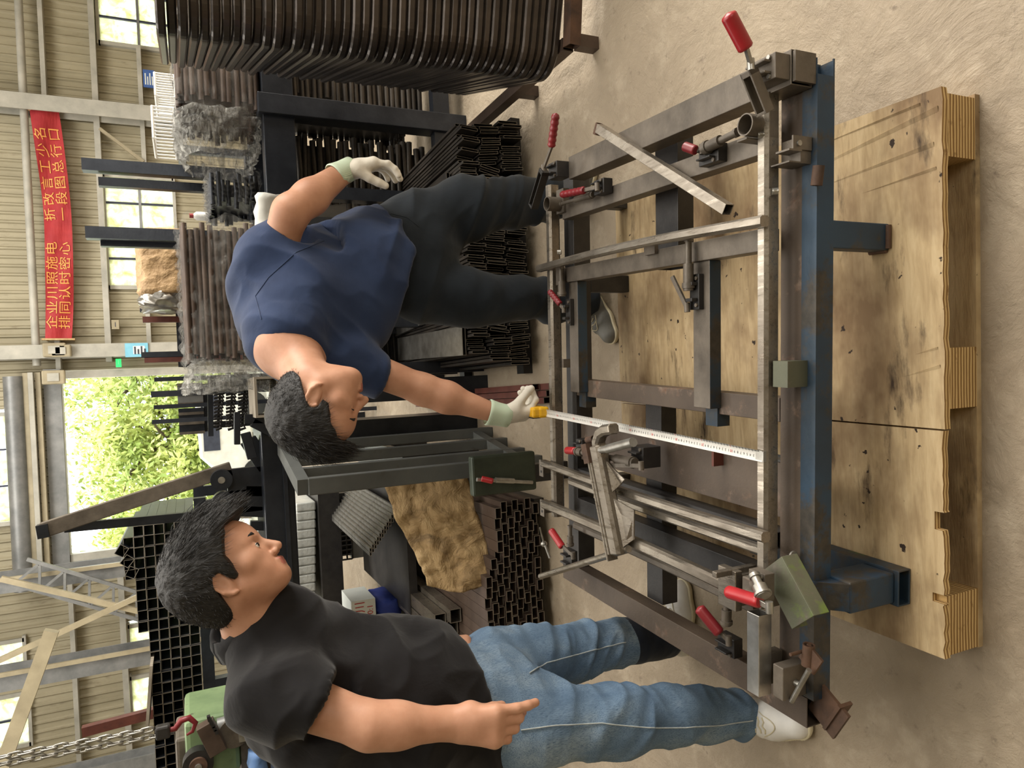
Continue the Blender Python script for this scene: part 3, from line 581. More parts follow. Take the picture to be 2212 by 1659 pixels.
for k in range(9):
    a = at(380+k*3.2, 640, 6.62); b_ = at(380+k*3.2, 790, 6.62); MB().box(b_.x, a.x, 6.90+k*.012, 6.91+k*.012, a.z-.012, a.z+.012).build('flat_bar', BK, None, 'thin dark flat bar, %s from the top of the far sheaf' % nth(k+1), 'steel bar', 'flat bars on the far rack')
x0, x1, z0, z1 = wr(385, 830, 440, 935, 6.9); sc = thing('slatted_crate', 'dark slatted crate on the far trolley against the trees', 'crate', ((x0+x1)/2, 7.0, z0)); MB().box(x0, (x0+x1)/2, 6.9, 7.4, z0, z1).build('crate_body', BK, sc); MB().box((x0+x1)/2+.01, x1, 6.9, 7.4, z0, z1).build('crate_body', MT['grey_metal'], sc)
for k in range(6): xx = x0+(x1-x0)*k/5; MB().box(xx-.012, xx+.012, 6.88, 6.9, z0, z1).build('slat', MT['steel_dirty'], sc)
MB().box(x0, x1, 6.95, 7.35, z0-.05, z0-.002).build('crate_shelf', BK, sc)
for xx in (x0+.05, x1-.05): MB().box(xx-.03, xx+.03, 7.1, 7.16, 0, z0-.05).build('crate_leg', BK, sc)
p = at(455, 468, 5.35); bo = thing('bottle', 'small white plastic bottle with a red cap by the black rod bundle', 'bottle', p); MB().path([p, p+Vector((0,0,.09)), p+Vector((0,0,.11))], [.03, .03, .014], 14).build('bottle_body', MT['white_paint'], bo); MB().cyl(p+Vector((0,0,.11)), p+Vector((0,0,.135)), .016, n=12).build('cap', MT['red_plastic'], bo)
bsd = thing('bottle_shelf', 'small dark shelf post under the red-capped bottle', 'shelf', (p.x, 5.35, 0)); MB().box(p.x-.05, p.x+.05, 5.3, 5.4, p.z-.02, p.z-.001).build('shelf_board', BK, bsd); MB().box(p.x-.02, p.x+.02, 5.33, 5.37, 0, p.z-.02).build('shelf_post', BK, bsd)
# cloth and cap on the rack
a = at(575, 478, 3.7); bl2 = blob(a.x-.14, a.x+.12, 3.62, 3.8, at(590, 478, 3.7).z-.05, at(555, 478, 3.7).z, 8, 16, .012, 6, 4); bl2.build('folded_towel', MT['paper_white'], None, 'pale folded towel behind the rolled blue sleeve', 'towel')
sp = thing('towel_stand', 'dark steel post under the folded towel', 'stand', (a.x, 3.7, 0)); MB().box(a.x-.03, a.x+.03, 3.68, 3.74, 0, at(590, 478, 3.7).z-.07).build('post', BK, sp); MB().box(a.x-.14, a.x+.14, 3.63, 3.79, at(590, 478, 3.7).z-.07, at(590, 478, 3.7).z-.052).build('plate', BK, sp)

# ================================================================ pile of flat channels on the floor behind the trousers
def tubemesh(name, w_, h_, L_, mat, t=.002):
    mb = MB(); mb.bar((0, 0, 0), (0, L_, 0), w_, h_, hollow=t, rim=1); return mb.mesh(name, [mat, MT['rim']])
cm = [tubemesh('flat_channel', .013, h, L_, MT['steel_pile'], .0016) for h, L_ in ((.10, 1.25), (.10, 1.1), (.085, 1.2))]
rs = random.Random(21)
bp = MB(); bp.box(.05, 1.35, 3.25, 3.33, 0, .05); bp.build('timber_bearer', MT['steel_black'], None, 'dark bearer under the front of the flat channel pile', 'bearer'); bp = MB(); bp.box(.05, 1.35, 4.1, 4.18, 0, .05); bp.build('timber_bearer', MT['steel_black'], None, 'dark bearer under the rear of the flat channel pile', 'bearer')
z = .052
for row, (h, xa, xb) in enumerate(((.10, .10, 1.30), (.10, .12, 1.29), (.085, .16, 1.27))):
    x = xa; lean = 0; ic = 0
    while x < xb:
        ic += 1; old = lean
        if rs.random() < .09: lean = rs.uniform(-.26, .26)
        lean = lean*.93+rs.uniform(-.02, .02); x += abs(lean-old)*h*.5
        zz = z+h/2+rs.uniform(0, .008)
        inst(cm[row], 'flat_channel', (x, 3.17+rs.uniform(-.06, .05)+.0*row, zz), (0, lean, 0), 'dark flat channel on edge, %s layer, %s from the red sections, in the floor pile' % (nth(row+1), nth(ic)), 'steel channel', 'flat channels in the floor pile')
        x += .0165+rs.uniform(0, .004)
    z += h+.012
# loose wide channels on top of the pile
for k, (x_, w2, rot, y_, lb) in enumerate(((.98, .16, .02, 3.3, 'wide dark channel lying on the pile nearest the bent frame stack'), (.70, .11, -.05, 3.22, 'wide channel lying on the pile behind the trouser knee'), (.46, .15, .04, 3.25, 'wide channel with a bright top between the dark trouser legs'), (.22, .14, -.03, 3.2, 'shiny wide channel at the end of the pile below the face'))):
    m2 = tubemesh('wide_channel', w2, .018, 1.15, MT['steel_bright'] if k > 1 else MT['steel_pile'])
    inst(m2, 'wide_channel', (x_, y_, z+.01+.0*k), (0, 0, rot), lb, 'steel channel', 'wide channels on the pile')
# dark red sections lying beside the pile
rm = tubemesh('red_section', .03, .04, 1.9, MT['rust_red'])
for k in range(6): inst(rm, 'red_section', (-.02-.034*(k % 3), 3.0+.03*k, .022+.043*(k//3)), (0, 0, .015), 'dark red section on the floor below the sleeve, %s layer, %s from the channels' % (nth(k//3+1), nth(k % 3+1)), 'steel section', 'red sections on the floor')

# ================================================================ grey-green frame, tube piles, kraft sheet
gf = thing('upright_frame', 'grey-green steel frame of four posts behind the tape hand', 'steel frame', (-.32, 3.4, 0)); GG = MT['grey_green_paint']
ztop = at(648, 1040, 3.3).z
for k, (py, y_) in enumerate(((1000, 3.22), (975, 3.42), (950, 3.64), (925, 3.84))):
    c0 = at(1150, py, y_); MB().bar((c0.x, y_, .0), (c0.x, y_, ztop-.02), .075 if k == 0 else .055, .06, up=(0,1,0)).build('post', GG, gf, bevel=.004)
ca_ = at(1150, 1000, 3.22); cb_ = at(1150, 925, 3.84); MB().bar((ca_.x, 3.2, .10), (cb_.x, 3.9, .10), .05, .05).build('foot_rail', GG, gf); MB().bar((ca_.x, 3.2, ztop), (cb_.x, 3.9, ztop), .07, .05).build('head_rail', GG, gf)
# pile of rectangular tube ends
pm = tubemesh('rect_tube', .052, .0315, 1.3, MT['tube_brown'], .002)
rs = random.Random(31); g0_ = atz(1186, 1100, .06); px0 = -1.40; nrow = 9
for x in (px0, -.62): MB().box(x-.04, x+.04, 3.2, 4.3, 0, .055).build('bearer', MT['steel_black'], None, 'dark bearer under the rectangular tube pile, ' + ('below the man in jeans' if x < -1 else 'beside the grey-green frame'), 'bearer')
for r_ in range(nrow):
    for c_ in range(16):
        if r_ > 6 and c_ > 9+rs.randint(0, 2): continue
        inst(pm, 'rect_tube', (-1.42+.0535*c_+(.026 if r_ % 2 else 0)+rs.uniform(-.0006, .0006), 3.15+rs.uniform(-.012, .03), .073+.0335*r_), (0, 0, 0), 'brown rectangular tube, %s layer up, %s from the grey-green frame, in the low pile' % (nth(r_+1), nth(16-c_)), 'steel tube', 'rectangular tubes in the low pile')
zt2 = .073+.0335*8+.02
bm_ = tubemesh('big_tube', .07, .06, 1.2, MT['steel_raw'], .003)
xb_ = at(975, 1318, 3.6).x
for k in range(6):
    inst(bm_, 'big_tube', (xb_-.078*(k % 4)-(.03 if k > 3 else 0), 3.5+.06*(k % 3), zt2+.034+(.064 if k > 3 else 0)), (0, 0, 0), 'raw square tube on the low pile, %s from the kraft sheet, %s' % (nth(k % 4+1), 'upper layer' if k > 3 else 'lower layer'), 'steel tube', 'larger tubes on the low pile')
sm_ = tubemesh('thin_section', .021, .0125, 1.3, MT['zinc'], .002)
for k in range(12):
    for j in range(2): p = at(858-k*5.2, 1100+j*9+k*8, 4.0); inst(sm_, 'thin_section', (p.x, 4.0, p.z), (0, 0, -.02), 'thin pale section, %s step down, %s one, behind the kraft sheet' % (nth(12-k), ('nearer', 'farther')[j]), 'steel section', 'thin sections behind the kraft sheet')
bs_ = thing('section_bench', 'dark bench under the thin pale sections', 'bench', (-.75, 4.4, 0)); zz = at(872, 1120, 4.0).z; MB().box(-1.3, -.35, 4.0, 5.2, zz-.06, zz-.012).build('bench_top', MT['steel_black'], bs_)
for x in (-1.25, -.4): MB().box(x-.03, x+.03, 4.05, 4.12, 0, zz-.06).build('leg', MT['steel_black'], bs_); MB().box(x-.03, x+.03, 5.1, 5.16, 0, zz-.06).build('leg', MT['steel_black'], bs_)
# dirty kraft sheet draped over the pile
co = [[at(830, 1045, 3.55), at(925, 1030, 3.5), at(1008, 1030, 3.42)], [at(862, 1130, 3.45), at(945, 1120, 3.38), at(1040, 1130, 3.32)], [at(905, 1215, 3.38), at(975, 1210, 3.3), at(1062, 1225, 3.24)], [at(925, 1262, 3.32), at(985, 1275, 3.26), at(1045, 1262, 3.2)]]
def bez(t_, P): return P[0]*(1-t_)**2+P[1]*2*t_*(1-t_)+P[2]*t_**2
n, m = 34, 30; vs = []; from mathutils import noise as mn
for i in range(n+1):
    u = i/n*3; k = min(2, int(u)); fr = u-k
    for j in range(m+1):
        v = j/m; a = bez(v, [co[k][0], co[k][1]*2-(co[k][0]+co[k][2])/2, co[k][2]]); b_ = bez(v, [co[k+1][0], co[k+1][1]*2-(co[k+1][0]+co[k+1][2])/2, co[k+1][2]]); p = a.lerp(b_, fr)
        nz = mn.fractal(p*9, .8, 2, 4)*.022+abs(mn.noise(p*14))*.03
        vs.append(p+Vector((mn.noise(p*6+Vector((5,0,0)))*.015, -nz, nz*.6)))
o = MB().add(vs, [(i*(m+1)+j, i*(m+1)+j+1, (i+1)*(m+1)+j+1, (i+1)*(m+1)+j) for i in range(n) for j in range(m)], 0, True).build('kraft_sheet', MT['kraft'], None, 'crumpled oily kraft paper sheet draped over the low tube pile', 'paper sheet')
o.modifiers.new('thick', 'SOLIDIFY').thickness = .003
# green clamp fixture standing in front of the kraft sheet
gx_ = at(1100, 1030, 2.9); fx = thing('clamp_fixture', 'dark green clamp fixture with red and white handle behind the jig', 'clamp', (gx_.x, 2.92, 0))
p = at(1020, 1012, 2.92); q = at(1160, 1048, 2.92); MB().box(min(p.x, q.x)-.02, max(p.x, q.x)+.05, 2.92, 2.97, q.z, p.z, bev=.01).build('fixture_plate', simple('dark_green', (40,48,38), (62,70,56), 10, .5, .2, .4), fx)
MB().box((p.x+q.x)/2-.04, (p.x+q.x)/2+.04, 2.93, 3.0, 0, q.z).build('fixture_post', MT['steel_black'], fx)
mb = MB(); mb.cyl(at(1030, 1036, 2.9), at(1150, 1042, 2.9), .009, n=10); mb.cyl(at(1070, 1037, 2.9), at(1110, 1039, 2.9), .013, n=12); mb.build('push_rod', MT['zinc'], fx); mb = MB(); grip(mb, at(1040, 1034, 2.88), at(1066, 1040, 2.86), .013); mb.build('handle_grip', MT['red_plastic'], fx)
# baskets, packs, box and cloth on the far floor
for k, (a, b_, c_, d_, y_) in enumerate(((685, 1045, 760, 1130, 6.2), (690, 1140, 760, 1212, 6.0))):
    x0, x1, z0, z1 = wr(a, b_, c_, d_, y_); bk = thing('mesh_basket', ['dark wire mesh basket behind the grey-green post', 'dark wire mesh basket over the pale floor by the dark beam'][k], 'basket', ((x0+x1)/2, y_, z0), 'wire mesh baskets'); mb = MB()
    for i in range(8): xx = x0+(x1-x0)*i/7; mb.cyl((xx, y_, z0), (xx, y_, z1), .008, n=5)
    for i in range(7): zz = z0+(z1-z0)*i/6; mb.cyl((x0, y_, zz), (x1, y_, zz), .008, n=5)
    mb.build('basket_mesh', MT['steel_black'], bk, kind='stuff'); MB().box(x0+.03, x1-.03, y_+.02, y_+.5, z0+.01, z1-.06).build('basket_load', MT['steel_black'], bk); MB().box(x0, x1, y_, y_+.5, 0 if z0 > 0 else z0, z0).build('basket_stand', MT['grey_metal'], bk)
for k in range(11):
    p = at(662, 1095+k*19.5, 5.2); MB().box(p.x-.031, p.x+.031, 5.2, 5.9, p.z-.065, p.z+.07, bev=.01).build('film_pack', simple('film_white', (170,172,168), (226,228,222), 14, .3, .1, .6, 20, .01) if k == 0 else bpy.data.materials['film_white'], None, 'silver film pack, %s from the grey-green frame, under the dark bench beam' % nth(k+1), 'pack', 'film packs in a row')
p0_ = at(690, 1095, 5.2); p1_ = at(690, 1310, 5.2); fb_ = thing('pack_shelf', 'dark shelf frame carrying the row of film packs', 'shelf', ((p0_.x+p1_.x)/2, 5.4, 0)); zz = at(662, 1200, 5.2).z-.08
MB().box(p1_.x-.1, p0_.x+.1, 5.15, 5.9, zz-.16, zz-.012).build('shelf_board', MT['steel_black'], fb_)
for x in (p1_.x-.05, p0_.x+.05): MB().box(x-.03, x+.03, 5.2, 5.26, 0, zz-.16).build('leg', MT['steel_black'], fb_)
x0, x1, z0, z1 = wr(760, 1296, 812, 1350, 4.3); o = MB().box(x0, x1, 4.3, 4.6, z0, z1).build('cardboard_box', MT['sign_white'], None, 'white carton with red print beside the black polo shirt', 'box'); mb = MB(); put_text(mb, '四川', .07, ((x0+x1)/2, 4.297, (z0+z1)/2+.02), (1,0,0), (0,0,1)); put_text(mb, '00:1', .05, ((x0+x1)/2, 4.297, (z0+z1)/2-.04), (1,0,0), (0,0,1)); mb.build('red_print', MT['ink_red'], o)
x0b, x1b, z0b, z1b = wr(812, 1296, 872, 1350, 4.3); blob(x0b, x1b, 4.28, 4.62, z0b, z0-.004, 8, 18, .012, 9, 4).build('blue_sack', MT['blue_cloth'], None, 'dark blue sack under the white carton', 'sack'); MB().box(x0b-.3, x1b+.02, 4.3, 4.6, 0, z0b-.02).build('sack_plinth', MT['steel_black'], None, 'dark plinth under the blue sack', 'plinth')

# ================================================================ bending machine on its bench
mc = thing('bending_machine', 'dark tube-bending machine with tall tilted lever on a long bench beam', 'machine', (-.9, 4.2, 0)); BKs = MT['steel_blue_black']; GY = MT['steel_dirty']; my = 4.15
zb0, zb1 = at(645, 1200, 4.0).z, at(577, 1200, 4.0).z
MB().box(-2.6, -.12, 4.0, 4.5, zb0, zb1, bev=.008).build('bench_beam', BKs, mc); MB().box(-2.6, -.12, 3.97, 4.0, zb0+.04, zb0+.06).build('beam_rib', BKs, mc)
for x in (-.22, -2.45): MB().box(x-.06, x+.06, 4.05, 4.45, 0, zb0).build('bench_leg', BKs, mc)
def mbar(name, p, q, w_, y=my, mat=BKs, d_=.05): return MB().bar(at(*p, y), at(*q, y), d_, w_, up=(0, 0, 1)).build(name, mat, mc, bevel=.003)
lv = MB().bar(at(90, 1146, my), at(500, 1012, my), .05, .075).build('tall_lever', MT['steel_dirty'], mc, bevel=.004, label='tall tilted dark lever rising to the gate lintel'); MB().bar(at(92, 1132, my), at(97, 1160, my), .07, .05).build('lever_cap', BKs, lv)
MB().bar(at(140, 1140, my+.1), at(540, 1103, my+.1), .04, .045).build('second_lever', BKs, mc); 
for (px, py) in ((478, 1036), (482, 1083)):
    c0 = at(px, py, my-.05); o = MB().cyl((c0.x, my-.08, c0.z), (c0.x, my-.02, c0.z), .055, n=22).build('pivot_disc', BKs, mc); MB().cyl((c0.x, my-.084, c0.z), (c0.x, my-.076, c0.z), .018, n=14).build('pivot_hole', MT['sign_white'] if False else MT['zinc'], o)
for (p, q, w_) in (((490, 1040), (575, 1030), .13), ((495, 1085), (578, 1075), .13), ((470, 1100), (580, 1105), .06), ((535, 950), (575, 1010), .09), ((540, 1135), (600, 1135), .05), ((530, 1060), (600, 1060), .06)): mbar('machine_plate', p, q, w_)
for (p, q, w_) in (((545, 912), (590, 935), .05), ((530, 935), (545, 990), .05), ((512, 890), (512, 960), .03), ((528, 905), (580, 905), .05)): mbar('link_plate', p, q, w_, 3.95)
x0, x1, z0, z1 = wr(545, 815, 598, 900, 3.9); o = MB(); o.bar(((x0+x1)/2, 3.75, (z0+z1)/2), ((x0+x1)/2, 4.15, (z0+z1)/2), x1-x0, z1-z0, hollow=.012); o.build('box_section', MT['grey_wood'], None, 'big hollow grey box section under the film end by the neck', 'box section')
sb_ = thing('section_post', 'dark post under the big hollow box section', 'post', ((x0+x1)/2, 3.95, 0)); MB().box((x0+x1)/2-.06, (x0+x1)/2+.06, 3.85, 4.0, 0, z0-.03).build('post', BKs, sb_); MB().box(x0, x1, 3.8, 4.1, z0-.03, z0-.002).build('plate', BKs, sb_)
# black hooks hanging in rows
hk = thing('hook_rack', 'rack of nested black bent hooks behind the dark hair', 'rack', (at(500, 885, 4.6).x, 4.6, 0))
for r_ in range(3):
    for k in range(12):
        p = at(462+r_*26, 838+k*7.5, 4.6); q = at(484+r_*26-k*.6, 838+k*7.5, 4.6); MB().path([(p.x, 4.6, p.z), (q.x+.01, 4.6, q.z+.01), (q.x-.012, 4.6, q.z), (q.x-.02, 4.6, q.z+.03)], .009, 6).build('hook', MT['steel_black'], hk)
pa = at(455, 838, 4.62); pb = at(455, 935, 4.62); MB().bar((pa.x+.05, 4.62, pa.z+.0), (pb.x-.02, 4.62, pb.z), .03, .03).build('hook_rail', BKs, hk); MB().box(pa.x+.0, pa.x+.05, 4.62, 4.67, 0, pa.z).build('hook_post', BKs, hk)

# ================================================================ square tube stack on the high rack
tr2 = thing('tube_rack', 'dark high rack under the stack of square tube ends', 'rack', (-1.9, 6.2, 0)); zr = at(431, 1350, 6.0).z
MB().box(-2.95, -.75, 5.98, 6.06, zr-.09, zr-.004).build('rack_beam', BKs, tr2); MB().box(-2.95, -.75, 7.0, 7.08, zr-.09, zr-.004).build('rack_beam', BKs, tr2)
for x in (-.82, -2.2, -2.88): MB().box(x-.045, x+.045, 5.98, 6.06, 0, zr-.09).build('rack_post', BKs, tr2); MB().box(x-.045, x+.045, 7.0, 7.08, 0, zr-.09).build('rack_post', BKs, tr2)
sq = tubemesh('square_tube', .078, .068, 1.4, MT['steel_blue_black'], .0035); rs = random.Random(17); nx = 25; xl = -2.86; nn = 0
for c_ in range(nx):
    hgt = 5+(1 if c_ > 14 else 0)+(1 if 20 <= c_ < 24 else 0)
    for r_ in range(hgt):
        inst(sq, 'square_tube', (xl+.0795*c_+rs.uniform(-.0006, .0006), 6.0+rs.uniform(-.02, .03), zr+.035+.0695*r_), (0, 0, 0), 'dark square tube, %s layer up, %s from the chain end, on the high rack' % (nth(r_+1), nth(c_+1)), 'steel tube', 'square tubes on the high rack')
for k, (px, py, an) in enumerate(((288, 1186, .6), (300, 1208, .7), (310, 1232, .5))): p = at(px, py, 6.0); inst(sq, 'square_tube', (p.x, 5.98, p.z+.075), (0, an, 0), ['tipped square tube highest on the rack stack', 'tipped square tube in the middle of the loose three', 'tipped square tube lowest of the loose three'][k], 'steel tube', 'square tubes on the high rack')
p = at(340, 1440, 5.9); wm = MB(); wm.bar(at(330, 1415, 6.05), at(320, 1560, 6.05), .5, .02); wm.build('grey_board', MT['grey_wood'], None, 'grey board lying on the square tube stack', 'board')
p = at(178, 1580, 8.0); q = at(310, 1545, 8.0); q = p+(q-p)*(p.z/(p.z-q.z)); MB().bar(p, q, .08, .09).build('red_timber', MT['rust_red'], None, 'reddish steel bar leaning high against the wall by the chain', 'bar')
# ================================================================ chain hoist and green machine
ch = thing('chain_hoist', 'hanging steel chain hoist with a red hook', 'hoist', at(345, 1582, 3.6)); lk = MB(); pts = [(.0105*math.cos(a), 0, .019*math.sin(a)+(.009 if math.sin(a) > 0 else -.009)) for a in [2*math.pi*k/12 for k in range(13)]]; lk.path(pts, .0052, 6, caps=False); lm = lk.mesh('chain_link', MT['zinc'])
for s_, (px0_, py0_, px1_, py1_) in enumerate(((-20, 1640, 335, 1574), (-20, 1655, 340, 1590))):
    a = at(px0_, py0_, 3.6); b_ = at(px1_, py1_, 3.6); L_ = (b_-a).length; nl = int(L_/.041); dr = (b_-a).normalized()
    for k in range(nl+1):
        p = a+dr*(k*.041); o = inst(lm, 'chain_link', p-ch.location, Quaternion(dr, (math.pi/2)*(k % 2)) @ dr.to_track_quat('Z', 'Y') if False else (0, 0, (math.pi/2)*(k % 2)), parent=ch)
c0 = at(352, 1580, 3.6); MB().box(c0.x-.03, c0.x+.03, 3.575, 3.625, c0.z-.03, c0.z+.03, bev=.01).build('hook_block', MT['steel_black'], ch)
mb = MB(); mb.path([c0+Vector((.0, 0, -.02)), c0+Vector((.0, 0, -.05)), c0+Vector((.03, 0, -.075)), c0+Vector((.035, 0, -.11)), c0+Vector((.005, 0, -.135)), c0+Vector((-.03, 0, -.12)), c0+Vector((-.04, 0, -.095))], [.011, .013, .014, .014, .012, .009, .005], 10); mb.build('hook', MT['red_dark'], ch, label='worn red hook')
gm = thing('green_press', 'pale green machine with a round dark hub below the chain hook', 'machine', (-2.3, 4.9, 0)); gy = 4.7; GN = MT['machine_green']
x0, x1, z0, z1 = wr(400, 1548, 520, 1680, gy); MB().box(x0, x1, gy, gy+.5, z0, z1, bev=.03).build('housing', GN, gm); x0c, x1c, z0c, z1c = wr(380, 1600, 420, 1690, gy); MB().box(x0c, x1c, gy+.05, gy+.4, z0c, z1c, bev=.02).build('motor_cover', MT['steel_dirty'], gm)
c0 = at(428, 1640, gy); o = MB().cyl((c0.x, gy-.08, c0.z), (c0.x, gy, c0.z), .085, n=26).build('hub', MT['steel_black'], gm); MB().cyl((c0.x, gy-.10, c0.z), (c0.x, gy-.08, c0.z), .05, n=22).build('hub_ring', MT['rust'], o); MB().cyl((c0.x, gy-.115, c0.z), (c0.x, gy-.10, c0.z), .02, n=14).build('hub_nut', MT['zinc'], o)
MB().bar(at(442, 1562, gy-.08), at(472, 1622, gy-.08), .08, .10).build('tilted_plate', MT['tube_brown'], gm, bevel=.004)
for k in range(5): MB().bar(at(448+k*4, 1553+k*7, gy-.12), at(455+k*4, 1550+k*7, gy-.12), .03, .03).build('tooth', MT['steel_black'], gm)
MB().cyl(at(470, 1570, gy), at(498, 1562, gy), .05, n=18).build('shaft', MT['grey_metal'], gm); c0 = at(505, 1575, gy); MB().cyl((c0.x, gy-.06, c0.z), (c0.x, gy+.02, c0.z), .09, n=24).build('guide_disc', MT['steel_dirty'], gm)
MB().box(x0-.2, x1+.1, gy, gy+.5, 0, z0).build('machine_base', MT['steel_dirty'], gm); MB().box(at(480, 1590, gy).x-.02, at(480, 1590, gy).x+.18, gy-.1, gy, at(540, 1600, gy).z, at(515, 1600, gy).z).build('tool_tray', MT['zinc'], gm)
blob(at(540, 1659, gy).x-.1, at(540, 1640, gy).x+.08, gy-.12, gy-.001, at(575, 1650, gy).z, at(535, 1650, gy).z, 6, 14, .01, 14, 3).build('rag', MT['blue_light'], gm, label='pale blue rag')
# ================================================================ plywood pallet
PM = Matrix.Translation((-0.035, 0.990, 0)) @ Matrix.Rotation(math.radians(-2.6), 4, 'Z')
pal = thing('plywood_pallet', 'low square plywood pallet with oil stains under the blue welding jig', 'pallet', PM.translation)
def jag(x0, x1, y0, y1, z0, z1, seed, amp=.006, notch=()):
    """deck board with a splintered front edge"""
    rs = random.Random(seed); n = 26; mb = MB(PM); top = []; 
    fr = []; xs = sorted([x0+(x1-x0)*i/n for i in range(n+1)]+[q for (a, b, d) in notch for q in (a, a+.0005, b-.0005, b)])
    for x in xs:
        y = y0+rs.uniform(0, amp)
        for (a, b, d) in notch:
            if a < x < b: y = y0+d
        fr.append((x, y))
    n = len(fr)-1
    vs = [(x, y, z1) for x, y in fr]+[(x, y, z0) for x, y in fr]; m = n+1
    vs += [(x0, y1, z1), (x1, y1, z1), (x0, y1, z0), (x1, y1, z0)]; q = 2*m
    mb.add(vs, [list(range(m))+[q+1, q], list(reversed(range(m, 2*m)))+[q+2, q+3], [q, q+1, q+3, q+2], [0, q, q+2, m], [m-1, 2*m-1, q+3, q+1]], 0)
    mb.add(vs, [[i+m, i+1+m, i+1, i] for i in range(n)], 1); return mb
jag(-.11, .61, .0, 1.245, .122, .140, 3, .004).build('deck_board', [MT['plywood'], MT['plywood_edge']], pal)
jag(-.61, -.114, .004, 1.24, .122, .140, 8, .005, [(-.33, -.29, .022), (-.49, -.47, .028)]).build('deck_board', [MT['plywood'], MT['plywood_edge']], pal)
# lifted splinters along the pallet's edge
mb = MB(PM)
for (x0, y0, x1, y1, w_) in ((.56, .01, .50, .5, .012), (.49, .02, .47, .34, .01), (.44, .015, .43, .2, .007), (.585, .05, .57, .42, .006), (.02, .01, .0, .1, .008), (.06, .015, .05, .07, .006)):
    mb.add([(x0, y0, .1402), (x0+w_, y0, .1425), (x1, y1, .1402)], [(0, 1, 2)]); mb.add([(x0+w_, y0, .1402), (x0+w_, y0, .1425), (x1, y1, .1402)], [(0, 2, 1)])
mb.build('splinters', MT['plywood'], pal, kind='stuff')
MB(PM).box(-.612, .612, .012, 1.25, 0, .016).build('bottom_board', [MT['plywood']], pal)
for bx in (-.543, -.003, .537):
    for k, by in enumerate((.008, .56, 1.10)):
        MB(PM).box(bx-.066, bx+.066, by+.004, by+.135, .016, .122).build('block', [MT['plywood_edge']], pal)

# ================================================================ welding jig
JM = Matrix.Translation((0, 1.12, 0)) @ Matrix.Rotation(math.radians(-4.2), 4, 'Z'); JI = JM.inverted()
def J(a, b, z): return JM @ Vector((a, b, z))
def jz(px, py, z): return JI @ atz(px, py, z)          # image point at height z -> jig coordinates
jig = thing('welding_jig', 'low blue and brown steel welding jig with red-handled toggle clamps', 'welding jig', J(0, .55, .14))
SD, SB, RP, BL, BD, GP = MT['steel_dirty'], MT['steel_black'], MT['rusty_plate'], MT['blue_paint'], MT['blue_dark'], MT['green_paint']
def part(name, mats, fn, parent=None, M=JM, bevel=0, label=None):
    mb = MB(M); fn(mb); return mb.build(name, mats, parent or jig, label=label, bevel=bevel)
def jt(name, mat, a0, a1, b0, b1, z0, z1, t=.003, label=None):
    """hollow square tube along its longest horizontal side"""
    mb = MB(JM)
    if a1-a0 > b1-b0: mb.bar((a0, (b0+b1)/2, (z0+z1)/2), (a1, (b0+b1)/2, (z0+z1)/2), b1-b0, z1-z0, hollow=t)
    else: mb.bar(((a0+a1)/2, b0, (z0+z1)/2), ((a0+a1)/2, b1, (z0+z1)/2), a1-a0, z1-z0, hollow=t)
    o = mb.build(name, mat, jig, label=label, bevel=.0025)
    if isinstance(mat, list):        # second paint on the side that faces the front of the jig
        for p in o.data.polygons:
            if abs(p.normal.dot(JM.to_3x3() @ Vector((0, 1, 0)))) > .8 and (JI @ (p.center+jig.location)).y < b0+.002: p.material_index = 1
    return o
# front beam: its front wall is cut back at the end so that the hollow shows
def fb(mb):
    mb.box(-.742, .618, 0, .003, .32, .37); mb.box(-.742, .652, .003, .04, .32, .323); mb.box(-.742, .652, .003, .037, .367, .37); mb.box(-.742, .655, .037, .04, .32, .37)
    mb.box(.618, .655, 0, .003, .32, .324)
fbo = part('front_beam', [BL, BD], fb, label='blue painted front beam with chipped green patches')
for p in fbo.data.polygons: p.material_index = 1 if p.normal.z > .8 else 0
jt('front_inner_tube', RP, -.70, .60, .042, .104, .318, .366)
jt('rear_beam', SB, -.74, .63, 1.045, 1.112, .30, .366)
jt('side_rail', SD, .592, .664, .012, .955, .372, .432, label='dirty brown outer rail')
jt('side_rail', SD, .476, .528, .108, 1.04, .368, .412)
jt('middle_rail', SD, .262, .312, .106, 1.04, .368, .412)
jt('cross_tube', [SD, BD], -.112, .262, .302, .366, .366, .402)
jt('cross_tube', [SD, BD], -.112, .262, .962, 1.02, .366, .402)
jt('inner_rail', RP, -.128, -.072, .106, 1.04, .318, .366)
jt('outer_rail', RP, -.815, -.745, .02, 1.16, .318, .368, label='rusty brown outer rail on the side of the man in jeans')
jt('lower_cross_tube', SB, .27, .66, .535, .64, .262, .318)
jt('lower_cross_tube', SB, -.745, -.128, .62, .70, .262, .318)
jt('wide_rail', RP, -.355, -.225, .106, 1.04, .300, .352)
part('wide_rail_edge', BD, lambda m: m.box(-.224, -.219, .106, 1.04, .300, .3535))
jt('inner_tube', SB, -.545, -.49, .106, 1.04, .322, .372)
jt('inner_tube', SB, -.425, -.385, .106, 1.04, .322, .372)
# stub tubes at the inner rail
def stub(a, b):
    mb = MB(JM); mb.bar((a, b, .338), (a-.002, b-.09, .338), .05, .05, hollow=.003); return mb.build('stub_tube', BD, jig, bevel=.002)
mb = MB(JM); mb.bar((-.16, .332, .352), (-.095, .332, .352), .045, .04, hollow=.003); mb.build('stub_tube', BD, jig)
mb = MB(JM); mb.bar((-.165, .99, .352), (-.10, .99, .352), .045, .04, hollow=.003); mb.build('stub_tube', BD, jig)
